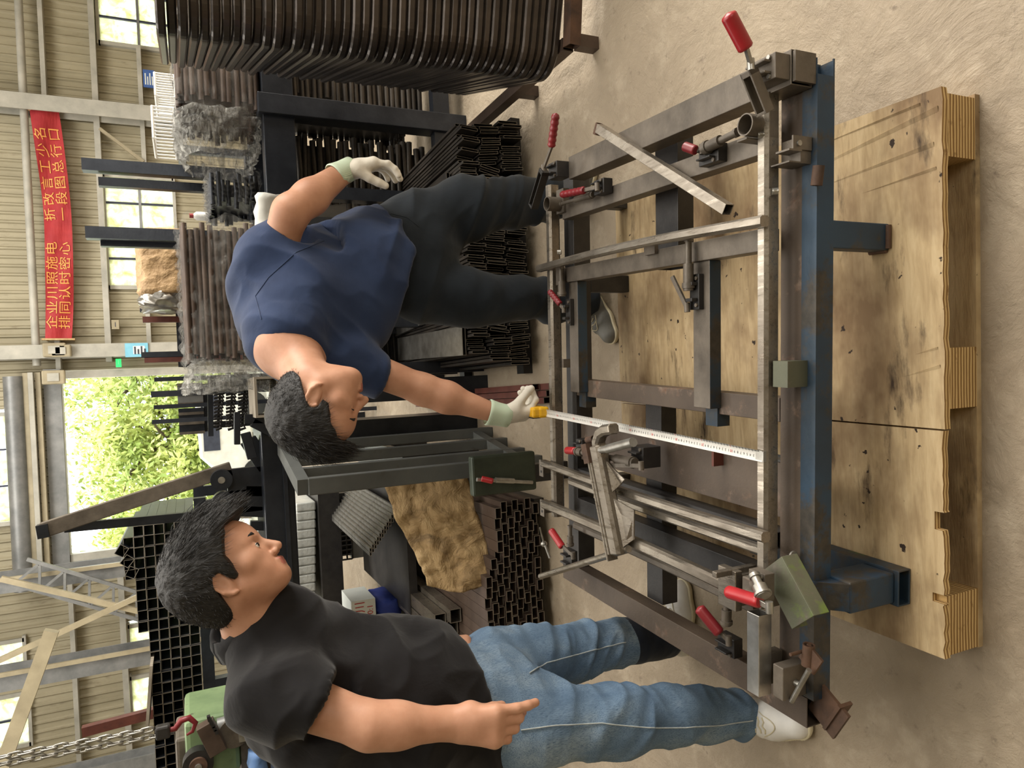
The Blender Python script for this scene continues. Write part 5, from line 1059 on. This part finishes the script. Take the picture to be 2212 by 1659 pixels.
def hand(w, L, A, N, curl, sc=1.0, fat=1.0, thumb=(.55, .35, .3), spread=.06):
    """w wrist, L towards the fingers, A from little finger to index, N out of the back of the hand; curl = four (a,b,c) bends"""
    w = V(w); L = nrm(L); N = nrm(N-L*np.dot(N, L)); A_ = np.cross(L, N); A_ = A_ if np.dot(A_, A) > 0 else -A_; A = A_; pr = []
    s = sc; f = fat
    for x in (-.028, -.010, .010, .028): pr.append(CAP(w+L*.018*s+A*x*.62*s, w+L*.082*s+A*x*s*1.05, .0165*s*f, .0145*s*f, .018*s))
    pr.append(CAP(w-L*.012*s, w+L*.03*s, .027*s*f, .026*s*f, .02, (N, 1.25)))
    for i, (x, l0) in enumerate(((.033, .043), (.011, .047), (-.011, .044), (-.032, .034))):
        b = w+L*(.086-.004*abs(i-1))*s+A*x*s; d = nrm(L+A*spread*(1.5-i)); rr = (.0098, .0100, .0095, .0085)[i]*s*f; seg = (l0, l0*.62, l0*.5); ang = 0
        for j in range(3):
            ang += curl[i][j]; dd = nrm(d*math.cos(ang)-N*math.sin(ang)); e = b+dd*seg[j]*s; pr.append(CAP(b, e, rr*(1-.06*j), rr*(.94-.07*j), .005 if j else .008)); b = e
    tb = w+L*.028*s+A*.026*s-N*.008*s; d = nrm(L*.75+A*thumb[0]-N*thumb[1]); e = tb+d*.042*s; pr.append(CAP(tb, e, .0165*s*f, .0125*s*f, .014)); d2 = nrm(d+L*.3-N*thumb[2]-A*thumb[0]*.5); e2 = e+d2*.03*s; pr.append(CAP(e, e2, .0120*s*f, .0110*s*f, .004)); e3 = e2+nrm(d2+L*.2-N*.1)*.024*s; pr.append(CAP(e2, e3, .0108*s*f, .0092*s*f, .004))
    return pr
def head_prims(O, Fv, Uv, Sv, s=1.0, wide=1.0):
    def q(f, u, sd): return V(O)+(Fv*f+Uv*u+Sv*sd*wide)*s
    ax = (Fv, Uv, Sv); p = []
    p.append(ELL(q(-.018, .038, 0), ax, V((.106, .092, .080*wide))*s)); p.append(ELL(q(.028, -.025, 0), ax, V((.064, .085, .062*wide))*s, .03))
    p.append(ELL(q(.045, .045, 0), ax, V((.052, .05, .06))*s, .03))
    for sd in (-1, 1):
        p.append(CAP(q(-.002, -.045, sd*.052), q(.058, -.082, sd*.018), .022*s, .020*s, .03)); p.append(CAP(q(.045, -.02, sd*.04), q(.06, -.05, sd*.028), .022*s, .016*s, .025))
        p.append(CAP(q(.083, .023, sd*.012), q(.070, .026, sd*.044), .010*s, .009*s, .016)); p.append(CAP(q(.062, -.008, sd*.042), q(.045, -.012, sd*.056), .015*s, .014*s, .02))
    p.append(CAP(q(.068, -.082, -.012), q(.068, -.082, .012), .021*s, .021*s, .02))
    p.append(CAP(q(.088, .012, 0), q(.110, -.030, 0), .0075*s, .0115*s, .010)); 
    for sd in (-1, 1): p.append(ELL(q(.098, -.036, sd*.012), ax, V((.010, .008, .0075))*s, .006)); p.append(ELL(q(.094, .004, sd*.032), ax, V((.012, .010, .016))*s, .012, '-')); p.append(ELL(q(.076, .003, sd*.032), ax, V((.0125, .0125, .0135))*s, .004)); p.append(ELL(q(.103, -.043, sd*.0075), ax, V((.004, .004, .003))*s, .003, '-'))
    p.append(CAP(q(.093, -.056, -.016), q(.093, -.056, .016), .0062*s, .0062*s, .008)); p.append(CAP(q(.089, -.067, -.014), q(.089, -.067, .014), .0068*s, .0068*s, .008)); p.append(CAP(q(.101, -.0615, -.02), q(.101, -.0615, .02), .0022*s, .0022*s, .003, None, '-'))
    for sd in (-1, 1):
        e = sd*.078; p.append(ELL(q(-.014, -.014, e), ax, V((.0185, .030, .007))*s, .006))
        ring = [(-.002, .012), (-.012, .018), (-.026, .012), (-.031, -.006), (-.024, -.026), (-.010, -.042), (-.002, -.044)]
        for a, b in zip(ring[:-1], ring[1:]): p.append(CAP(q(a[0], a[1], e+sd*.006), q(b[0], b[1], e+sd*.006), .0048*s, .0048*s, .004))
        p.append(ELL(q(-.012, -.014, e+sd*.010), ax, V((.009, .015, .006))*s, .004, '-')); p.append(CAP(q(-.024, .002, e+sd*.012), q(-.022, -.016, e+sd*.012), .003, .003, .003, None, '-'))
    return p
def hair_mesh(name, O, Fv, Uv, Sv, s, parent, line, thick, seed, tuft=0.0, strands=1800, bb=.0):
    def q(f, u, sd): return V(O)+(Fv*f+Uv*u+Sv*sd)*s
    ax = (Fv, Uv, Sv); pr = [ELL(q(-.018, .040, 0), ax, V((.106+thick, .092+thick, .080+thick*.7))*s), ELL(q(.02, .07, 0), ax, V((.075+thick, .06+thick, .066+thick*.6))*s, .03), ELL(q(-.045, -.02, 0), ax, V((.075, .075, .066))*s, .03)]
    def clip(D, X, Y_, Z_):
        dx, dy, dz = X-O[0], Y_-O[1], Z_-O[2]; f = (dx*Fv[0]+dy*Fv[1]+dz*Fv[2])/s; u = (dx*Uv[0]+dy*Uv[1]+dz*Uv[2])/s
        hl = np.interp(f, [a for a, b in line], [b for a, b in line]); return np.maximum(D, (hl-u)*s*.8)
    P, F_ = grow(pr, .0035, clip, 1); N = vnormals(P, F_)
    loc = (P-V(O)); f = loc @ Fv/s; u = loc @ Uv/s
    P = P+N*((vnoise(P, 45, seed)*.003+vnoise(P, 120, seed+3)*.001)*np.clip((u+.06)/.1, .1, 1))[:, None]
    o = mesh_np(name, P, F_, MT['hair'], parent)
    rs = np.random.default_rng(seed); pick = rs.choice(len(P), strands); pick = pick[(u[pick] > np.interp(f[pick], [a for a, b in line], [b for a, b in line])+.004)]
    vs = []; fs = []
    for i in pick:
        n = N[i]; top = np.clip((u[i]+.02)/.12, 0, 1); d = nrm(n*(.16+.14*top)+Fv*(.7*top+tuft*(f[i] > .03))-Uv*(.8*(1-top))+rs.normal(0, .13, 3)); L_ = (.012+.020*top*(1+tuft))*(.6+.8*rs.random())*s; a = nrm(np.cross(d, rs.normal(0, 1, 3)))*.0005
        b = len(vs); p0 = P[i]-n*.002; p1 = p0+d*L_*.55; p2 = p0+d*L_+Fv*.2*L_-n*.25*L_; vs += [p0-a, p0+a, p1+a*.7, p1-a*.7, p2]; fs += [(b, b+1, b+2, b+3), (b+3, b+2, b+4)]
    mb = MB(); mb.add([Vector(v) for v in vs], fs); st = mb.build('hair_strands', MT['hair'], o, kind='stuff'); return o
def face_bits(O, Fv, Uv, Sv, s, parent, opened=.6, wide=1.0):
    def q(f, u, sd): return Vector(V(O)+(Fv*f+Uv*u+Sv*sd*wide)*s)
    for sd in (-1, 1):
        mb = MB(); mb.path([q(.0955, .022, sd*.014), q(.0945, .030, sd*.028), q(.083, .030, sd*.044), q(.069, .024, sd*.055)], [.0025, .0045, .004, .0015], 8); mb.build('eyebrow', MT['hair'], parent)
        mb = MB(); mb.path([q(.086, .0015, sd*.020), q(.0895, .0045, sd*.027), q(.0885, .0045, sd*.036), q(.080, .001, sd*.045)], [.0008, .0016, .0016, .0008], 6); mb.build('eyelashes', MT['hair'], parent)
        if opened < .4: continue          # lids lowered
        c = q(.0782, .002, sd*.033); mb = MB(); mb.sphere(c, .0108*s, 14, 10); mb.build('eye', MT['eye_white'], parent)
        mb = MB(); mb.sphere(q(.0855, .001, sd*.032), .0056*s, 10, 8); mb.build('iris', MT['eye_dark'], parent)
def lipfn(O, Fv, Uv, Sv, s):
    def fn(C):
        l = C-V(O); f = l @ Fv/s; u = l @ Uv/s; sd = l @ Sv/s; return ((f > .088) & (u < -.051) & (u > -.073) & (np.abs(sd) < .021)).astype(np.int32)
    return fn
def shoe(heel, toe, up_ank, name, mat, sole_mat, parent, label=None, r=1.0, z0=0.002):
    heel = V(heel); toe = V(toe); d = nrm((toe-heel)*V((1,1,0))); sdv = np.cross(d, V((0,0,1))); L_ = np.linalg.norm(toe-heel)
    h = heel.copy(); h[2] = z0+.038; t_ = toe.copy(); t_[2] = z0+.028; b = h+(t_-h)*.62; b[2] = z0+.034; a = V(up_ank)
    pr = [CAP(h, b, .040*r, .046*r, .02), CAP(b, t_, .046*r, .036*r, .02), CAP(h+d*.03, a, .042*r, .040*r, .03), CAP(h+d*.05+V((0,0,.035)), b+V((0,0,.018)), .034*r, .03*r, .03)]
    def clip(D, X, Y_, Z_): return np.maximum(D, (z0+.018)-Z_)
    P, F_ = grow(pr, .0045, clip, 2); N = vnormals(P, F_); lace = (P-h) @ d; P = P+N*(.0016*np.sin(lace*140)*((lace > .06) & (lace < .15) & (N[:, 2] > .5)))[:, None]; o = mesh_np(name, P, F_, mat, parent, label)
    bv = BVHTree.FromPolygons([Vector(q) for q in P], [tuple(int(i) for i in f) for f in F_])
    def drop(x, y_):
        q = h+d*x+sdv*y_; hit = bv.ray_cast(Vector((q[0], q[1], z0+.3)), Vector((0, 0, -1))); return hit[0]+hit[1]*.0015 if hit[0] is not None else None
    for k in range(4):
        pts = [drop(L_*.42+.018*k+.006*((j % 2)), -.022+.011*j) for j in range(5)]; pts = [q for q in pts if q is not None and q.z < z0+.14]
        if len(pts) > 2: MB().path(pts, .0022, 6).build('lace', sole_mat, o)
    pts = [drop(L_*.84-.035*(abs(j-5)/5)**2*1.4, (j-5)*.0068) for j in range(11)]; pts = [q for q in pts if q is not None]
    if len(pts) > 2: MB().path(pts, .0016, 6).build('toe_seam', sole_mat, o)
    pr = [CAP(h, b, .046*r, .052*r, .02), CAP(b, t_, .052*r, .042*r, .02)]
    def clip2(D, X, Y_, Z_): return np.maximum(np.maximum(D, z0-Z_), Z_-(z0+.024))
    P, F_ = grow(pr, .005, clip2, 2); mesh_np('sole', P, F_, sole_mat, o); return o
def on_surface(obj, pts, lift=.001):
    """image points pushed onto the surface of a mesh (seams)"""
    dense = []
    for (a0, b0), (a1, b1) in zip(pts[:-1], pts[1:]):
        for k in range(8): dense.append((a0+(a1-a0)*k/8, b0+(b1-b0)*k/8))
    pts = dense+[pts[-1]]
    me = obj.data; off = root_loc(obj); bv = BVHTree.FromPolygons([v.co+off for v in me.vertices], [tuple(p.vertices) for p in me.polygons]); out = []
    for (px, py) in pts:
        d = ray(px, py).normalized(); hit = bv.ray_cast(CAM, d)
        if hit[0] is not None: out.append(hit[0]+hit[1]*lift)
    return out
def img(u, v, w_=0.0): return nrm(np.array(E_U)*u+np.array(E_V)*v+np.array(_fw)*w_)
I3 = np.eye(3)
A_ = lambda px, py, y: np.array(at(px, py, y))

# ---------------------------------------------------------------- man in the black polo shirt and jeans
def man_polo():
    Fv = img(.73, .68, .22); Uv = img(.68, -.73, .0); Uv = nrm(Uv-Fv*np.dot(Uv, Fv)); Sv = np.cross(Fv, Uv); s = 1.0
    hc = A_(470, 1229, 1.80); O = hc-Uv*.032+Fv*.017
    Pv = A_(1000, 1545, 1.88); Ch = A_(690, 1478, 1.86); Nb = A_(545, 1368, 1.83); belly = A_(860, 1503, 1.86)
    SR = A_(600, 1497, 1.68); ER = A_(800, 1568, 1.58); WR = A_(985, 1563, 1.56); SL = A_(590, 1405, 2.0); EL = A_(800, 1400, 2.12); WL = A_(950, 1395, 2.02)
    fr = nrm(V((.86, .45, 0))); sdv = nrm(V((-.45, .86, 0)))
    pr = head_prims(O, Fv, Uv, Sv, s)
    pr += [CAP(O-Fv*.035-Uv*.045, Nb-V((.02, 0, .03)), .060, .070, .03), CAP(Nb-V((.0,0,.03)), Ch, .085, .11, .05), CAP(Ch, Pv, .12, .12, .05), CAP(Nb-V((0,0,.04)), SR, .06, .055, .04), CAP(Nb-V((0,0,.04)), SL, .06, .055, .04)]
    pr += [CAP(SR, ER, .060, .048, .03), CAP(ER, ER+(WR-ER)*.3, .046, .046, .03), CAP(ER+(WR-ER)*.3, WR, .046, .034, .03), CAP(SL, EL, .055, .045, .03), CAP(EL, WL, .046, .030, .03)]
    L_ = img(-.05, 1, -.05); pr += hand(WR+nrm(WR-ER)*.0, L_, img(1, .0, 0), img(0, -.1, -1), ((.30, .25, .2), (.45, .95, .5), (.5, 1.0, .6), (.55, 1.0, .6)), 1.12, 1.15, (-.45, 1.0, .2), .03)
    pr += hand(WL, nrm(A_(1040, 1392, 1.98)-WL), img(.3, -.2, -.6), img(1, -.2, -.2), ((.5, .5, .4), (.6, .6, .4), (.6, .6, .4), (.6, .7, .4)), .95, 1.1, (.5, .3, .3))
    P, F_ = grow(pr, .0036, None, 1)
    body = mesh_np('person', P, F_, [MT['skin'], MT['lip']], None, None, V((Pv[0], Pv[1], 0)), lipfn(O, Fv, Uv, Sv, s)); tag(body, 'man in black polo shirt and faded jeans watching beside the jig', 'person')
    hair_mesh('hair', O, Fv, Uv, Sv, s, body, [(-.2, -.105), (-.07, -.10), (-.045, -.06), (-.03, .0), (-.018, .018), (.0, .016), (.008, -.022), (.022, -.02), (.032, .03), (.05, .055), (.07, .085), (.2, .10)], .026, 3, .5, 9000)
    face_bits(O, Fv, Uv, Sv, s, body)
    # polo shirt
    hem = Pv+V((0, 0, .0))
    pr = [CAP(Nb-V((.0, 0, .05)), Ch, .115, .165, .06, (fr, 1.08)), CAP(Ch, belly, .168, .185, .08, (sdv, 1.0)), CAP(belly, Pv-V((.02, 0, .035)), .185, .182, .08), 
          CAP(Nb-V((0, 0, .05)), SR+V((.0, 0, .01)), .085, .088, .05), CAP(Nb-V((0, 0, .05)), SL, .085, .085, .05), CAP(SR, A_(690, 1525, 1.62), .088, .077, .04), CAP(SL, A_(690, 1412, 2.05), .085, .075, .04), CAP(Ch-fr*.06, belly-fr*.05, .15, .15, .06),
          CAP(A_(690, 1525, 1.62), A_(760, 1552, 1.59), .066, .064, .004, None, '-')]
    hz = A_(1015, 1510, 1.86)[2]; se = A_(690, 1525, 1.62); sn = nrm(A_(770, 1550, 1.6)-A_(640, 1505, 1.64)); 
    def clip(D, X, Y_, Z_):
        D = np.maximum(D, hz-.02-Z_+ (X-Pv[0])*.25)
        side = (X-se[0])*sn[0]+(Y_-se[1])*sn[1]+(Z_-se[2])*sn[2]; near = ((X-se[0])**2+(Y_-se[1])**2+(Z_-se[2])**2) < .12**2
        return np.where(near & (Y_ < 1.70), np.maximum(D, side), D)
    P, F_ = grow(pr, .0065, clip, 3)
    P = folds(P, F_, [(np.array([[6, 2, 3.5], [2, 6, 1], [-3, 1, 9.]]), .010, 3, None), (np.array([[11, 3, 8], [2, 10, 3], [-6, 2, 14.]]), .005, 7, None), (np.array([[3, 3, 2], [2, 3, 1], [-9, 1, 9.]]), .012, 9, lambda Q: np.clip((1.25-Q[:, 2])*5, 0, 1))])
    sh = mesh_np('polo_shirt', P, F_, MT['black_cotton'], body)
    # collar
    ctr = Nb+nrm(O-Nb)*.026+V((0,0,.010))+fr*.022; nx = nrm(nrm(O-Nb)+V((.0, 0, .7))); a = nrm(np.cross(nx, sdv)); b = np.cross(nx, a); mb = MB(); n = 40; vs = []
    for i in range(n+1):
        t_ = 2*math.pi*i/n; rad = a*math.cos(t_)*.092+b*math.sin(t_)*.082
        for (hh, rr) in ((-.05, 1.0), (.018, .90), (.023, .94), (.008, 1.08), (-.024, 1.2)): vs.append(Vector(ctr+rad*rr+nx*hh))
    mb.add(vs, [(i*5+k, (i+1)*5+k, (i+1)*5+k+1, i*5+k+1) for i in range(n) for k in range(4)], 0, True); co = mb.build('collar', MT['black_cotton'], sh); co.modifiers.new('t', 'SOLIDIFY').thickness = .003
    # jeans
    HR = A_(1060, 1560, 1.82); HL = A_(1065, 1450, 1.98); KR = A_(1328, 1556, 1.74); AR = A_(1605, 1537, 1.74); KL = A_(1240, 1404, 2.06); AL = A_(1435, 1372, 2.10)
    pr = [CAP(Pv+V((0,0,.03)), Pv-V((0, 0, .08)), .172, .165, .05), CAP(HR, A_(1140, 1560, 1.79), .125, .112, .05), CAP(A_(1140, 1560, 1.79), KR, .110, .088, .05), CAP(KR, A_(1450, 1548, 1.74), .086, .080, .04), CAP(A_(1450, 1548, 1.74), AR, .080, .068, .04),
          CAP(HL, A_(1150, 1425, 2.02), .120, .095, .05), CAP(A_(1150, 1425, 2.02), KL, .094, .080, .04), CAP(KL, AL, .080, .070, .04), CAP(AL, AL+nrm(AL-KL)*.03, .058, .056, .004, None, '-'), CAP(AR, AR+nrm(AR-KR)*.05, .055, .055, .004, None, '-')]
    def clipj(D, X, Y_, Z_):
        D = np.maximum(D, Z_-(hz+.06)); return np.maximum(D, .075-Z_)
    P, F_ = grow(pr, .0065, clipj, 3)
    bend = lambda c, w_: (lambda Q: np.exp(-((Q-V(c))**2).sum(1)/w_**2))
    P = folds(P, F_, [(np.array([[7, 4, 3], [3, -7, 4], [4, 2, 7.]]), .008, 5, None), (np.array([[8, 5, 6], [3, -9, 6], [-5, 2, 18.]]), .003, 6, None), (np.array([[9, 4, 5], [4, -6, 5], [7, 3, 16.]]), .010, 8, lambda Q: bend(KR, .16)(Q)+bend(KL, .2)(Q)+bend(AR, .14)(Q))])
    dark = lambda C: ((C[:, 2] < .27) & (C[:, 1] > 1.92) & (C[:, 0] > -2)).astype(np.int32)  # shade on the lower far leg, painted in as darker denim
    jn = mesh_np('jeans', P, F_, [MT['denim'], MT['denim_shaded']], body, None, None, dark)
    for k, pts in enumerate(([(1125, 1577), (1200, 1567), (1300, 1562), (1400, 1572), (1480, 1571), (1560, 1566), (1625, 1556)], [(1143, 1455), (1180, 1432), (1230, 1418), (1280, 1405), (1330, 1392), (1350, 1388)])):
        q = on_surface(jn, pts, .003); 
        if len(q) > 2: MB().path(q, .002, 6).build('seam', MT['seam'], jn)
    toe = A_(1690, 1553, 1.7); toe = np.array(atz(1693, 1556, .03)); heel = V((AR[0]-.02, AR[1]+.05, 0)); d = nrm((toe-heel)*V((1,1,0)))
    shoe(heel+V((-.01,-.02,0)), heel+d*.225, AR+V((0, 0, .0)), 'sneaker', MT['shoe_white'], MT['sole_pale'], body, None, 1.14)
    toe = np.array(atz(1470, 1262, .03)); heel = np.array(atz(1475, 1392, .03)); shoe(heel, toe-nrm(toe-heel)*.02, AL, 'sneaker', MT['shoe_white'], MT['sole_pale'], body)
    return body
# ---------------------------------------------------------------- man in the blue shirt bending over the jig
def man_blue():
    Fv = img(-.2, .98, .12); Uv = img(-.98, -.2, -.12); Uv = nrm(Uv-Fv*np.dot(Uv, Fv)); Sv = np.cross(Fv, Uv); s = 1.05
    O = A_(696, 1659-789, 2.08)
    Pv = A_(850, 555, 2.60); Ch = A_(655, 640, 2.45); Nb = A_(615, 748, 2.26)
    SLf = A_(590, 565, 2.42); EL = A_(628, 458, 2.33); WL = A_(744, 371, 2.42)      # arm held behind the hip
    SRt = A_(745, 775, 2.32); ER = A_(915, 842, 2.30); WR = A_(1080, 896, 2.235)    # arm with the tape
    fr = nrm(Fv*.6+V((-.6, -.5, -.2))); 
    pr = head_prims(O, Fv, Uv, Sv, s)
    pr += [CAP(O-Fv*.045-Uv*.05, Nb+V((.0, .02, -.02)), .064, .080, .04), CAP(Nb, Ch, .095, .13, .05), CAP(Ch, Pv, .13, .13, .05), CAP(Nb, SLf, .06, .06, .04), CAP(Nb, SRt, .06, .06, .04),
           CAP(SLf, EL, .064, .053, .03), CAP(EL, EL+(WL-EL)*.35, .054, .055, .03), CAP(EL+(WL-EL)*.35, WL, .055, .036, .03), CAP(SRt, ER, .058, .050, .03), CAP(ER, ER+(WR-ER)*.3, .051, .052, .03), CAP(ER+(WR-ER)*.3, WR,   .050, .030, .03), CAP(WL, WL+nrm(WL-EL)*.01, .032, .03, .02)]
    P, F_ = grow(pr, .0038, None, 1)
    body = mesh_np('person', P, F_, [MT['skin'], MT['lip']], None, None, V((Pv[0], Pv[1], 0)), lipfn(O, Fv, Uv, Sv, s)); tag(body, 'man in blue T-shirt and white gloves bending over the jig with a tape', 'person')
    hair_mesh('hair', O, Fv, Uv, Sv, s, body, [(-.2, -.08), (-.08, -.075), (-.06, -.05), (-.04, -.012), (-.018, .020), (.0, .020), (.010, -.006), (.026, .0), (.036, .035), (.05, .06), (.07, .088), (.2, .105)], .020, 5, .2, 9000)
    face_bits(O, Fv, Uv, Sv, s, body, .2)
    # T-shirt
    waist = A_(780, 590, 2.55); sl = A_(640, 497, 2.37)
    pr = [CAP(Nb+nrm(Ch-Nb)*.05, Ch, .13, .185, .08), CAP(Ch, waist, .19, .195, .08), CAP(waist, Pv-V((0,0,.02)), .195, .19, .08), CAP(A_(600, 640, 2.5), A_(640, 720, 2.4), .13, .13, .08), CAP(waist+V((-.06,-.08,-.02)), A_(750, 690, 2.42), .15, .14, .08),
          CAP(A_(580, 620, 2.46), SLf, .11, .10, .06), CAP(SLf, sl, .10, .083, .05), CAP(A_(690, 730, 2.38), SRt, .10, .085, .06), CAP(SRt, A_(845, 832, 2.31), .078, .064, .04),
          CAP(sl, sl+(EL-SLf)*.5, .072, .07, .004, None, '-'), CAP(A_(843, 832, 2.31), A_(900, 845, 2.3), .054, .052, .004, None, '-'), CAP(Nb+nrm(O-Nb)*.02, O-Fv*.04, .082, .08, .02, None, '-')]
    sn = nrm(EL-SLf); s2 = A_(852, 834, 2.31); sn2 = nrm(ER-SRt); hn = nrm(V((.10, -.1, -1))); hp = A_(855, 560, 2.52); hp[2] -= .02
    def clip(D, X, Y_, Z_):
        nb = ((X-sl[0])**2+(Y_-sl[1])**2+(Z_-sl[2])**2) < .16**2; side = (X-sl[0])*sn[0]+(Y_-sl[1])*sn[1]+(Z_-sl[2])*sn[2]; D = np.where(nb, np.maximum(D, side), D)
        nb = ((X-s2[0])**2+(Y_-s2[1])**2+(Z_-s2[2])**2) < .12**2; side = (X-s2[0])*sn2[0]+(Y_-s2[1])*sn2[1]+(Z_-s2[2])*sn2[2]; D = np.where(nb, np.maximum(D, side), D)
        return np.maximum(D, hp[2]-Z_+(X-hp[0])*.35*np.sign(X-hp[0]))
    P, F_ = grow(pr, .0065, clip, 3)
    P = folds(P, F_, [(np.array([[7, 1, -5.], [2, 4, 1], [3, 1, 4]]), .010, 4, None), (np.array([[13, 2, -10.], [3, 8, 3], [6, 2, 7]]), .005, 2, None), (np.array([[4, 2, 14.], [2, 3, 4], [2, 3, 3]]), .012, 11, lambda Q: np.clip((1.08-Q[:, 2])*6, 0, 1))])
    sh = mesh_np('t_shirt', P, F_, MT['navy_cotton'], body)
    for pts in ([(700, 520), (640, 545), (580, 600), (552, 640), (565, 690)], ):
        q = on_surface(sh, pts, .0005)
        if len(q) > 2: MB().path(q, .0018, 6).build('shoulder_seam', MT['navy_cotton'], sh)
    # trousers
    HL = A_(900, 490, 2.60); KL = A_(1010, 450, 2.56); AL = A_(1190, 430, 2.62); HR = A_(905, 625, 2.55); KR = A_(1010, 645, 2.50); AR = A_(1190, 648, 2.53); 
    def down(A, K): d = nrm(A-K); return A+d*((A[2]-.09)/max(.1, -d[2]))
    FL, FR = down(AL, KL), down(AR, KR)
    pr = [CAP(Pv+V((0, 0, .02)), Pv-V((0, 0, .06)), .185, .18, .06), CAP(HL, KL, .135, .108, .06), CAP(KL, AL, .106, .078, .05), CAP(AL, FL, .078, .075, .04), CAP(HR, KR, .125, .098, .06), CAP(KR, AR, .096, .082, .05), CAP(AR, FR, .082, .076, .04)]
    def clipj(D, X, Y_, Z_): return np.maximum(np.maximum(D, Z_-(Pv[2]+.08)), .06-Z_)
    P, F_ = grow(pr, .007, clipj, 3)
    bend = lambda c, w_: (lambda Q: np.exp(-((Q-V(c))**2).sum(1)/w_**2))
    P = folds(P, F_, [(np.array([[5, 2, 4.], [3, -5, 4], [2, 1, 9.]]), .009, 15, None), (np.array([[4, 2, 8], [3, -5, 4], [6, 1, 16.]]), .014, 18, lambda Q: bend(AL+V((0,0,.1)), .2)(Q)+.6*bend(KL, .2)(Q)+.7*bend(AR, .15)(Q))])
    tr = mesh_np('trousers', P, F_, MT['dark_trouser'], body)
    q = on_surface(tr, [(832, 470), (845, 462), (880, 470), (905, 490)], .0005)
    if len(q) > 2: MB().path(q, .0016, 6).build('pocket_seam', MT['dark_trouser'], tr)
    toe = np.array(atz(1322, 735, .03)); hl = V((FR[0]+.0, FR[1]+.03, 0)); d = nrm((toe-hl)*V((1,1,0)))
    shoe(hl, toe-d*.03, FR+V((0,0,.02)), 'sneaker', MT['shoe_grey'], MT['sole_pale'], body)
    hl = V((FL[0]-.02, FL[1]+.03, 0)); shoe(hl, hl+nrm(V((.75, -.65, 0)))*.2, FL+V((0,0,.02)), 'sneaker', MT['shoe_grey'], MT['sole_pale'], body)
    # gloves
    def glove(w, L, A, N, curl, thumb, lab, sc=1.0, spread=.06, Lc=None):
        w = V(w); L = nrm(L); pr = hand(w+L*.012, L, A, N, curl, sc, 1.25, thumb, spread)
        P, F_ = grow(pr, .0026, None, 2); N_ = vnormals(P, F_); P = P+N_*(vnoise(P, 55, 3)*.0012)[:, None]; g = mesh_np('glove', P, F_, MT['glove_white'], body, lab)
        L = nrm(Lc*1.0+L*.5); mb = MB(); n = 28; vs = []; Nn = nrm(N-L*np.dot(N, L)); Aa = np.cross(L, Nn); prof = ((-.046, .046), (-.042, .050), (-.032, .0475), (-.010, .044), (.012, .043), (.032, .042), (.036, .036))
        for i in range(n):
            t_ = 2*math.pi*i/n
            for (x, r) in prof: vs.append(Vector(w+L*x+(Aa*math.cos(t_)*1.0+Nn*math.sin(t_)*.86)*r*sc))
        m = len(prof); mb.add(vs, [(i*m+k, i*m+k+1, ((i+1) % n)*m+k+1, ((i+1) % n)*m+k) for i in range(n) for k in range(m-1)], 0, True); mb.build('knit_cuff', MT['glove_cuff'], g, label='pale green ribbed knit cuff')
    glove(WL, nrm(nrm(WL-EL)*.55+img(.0, 1, -.1)*.75), img(.0, .3, -1), img(1, -.4, -.25), ((.35, .55, .4), (.4, .6, .4), (.45, .6, .4), (.5, .6, .4)), (.1, .9, .1), 'white knit glove hanging behind the hip', 1.08, .06, nrm(WL-EL))
    glove(WR+np.array(_fw)*.012, nrm(A_(1140, 893, 2.235)-WR), img(-1, -.1, 0)*-.2+img(0, .5, -1), img(-1, .15, -.35), ((.9, .9, .5), (1.0, .9, .5), (1.0, .9, .5), (.95, .9, .5)), (.35, .75, .2), 'white knit glove holding the tape measure', 1.05, .06, nrm(WR-ER))
    return body
man_polo(); man_blue()
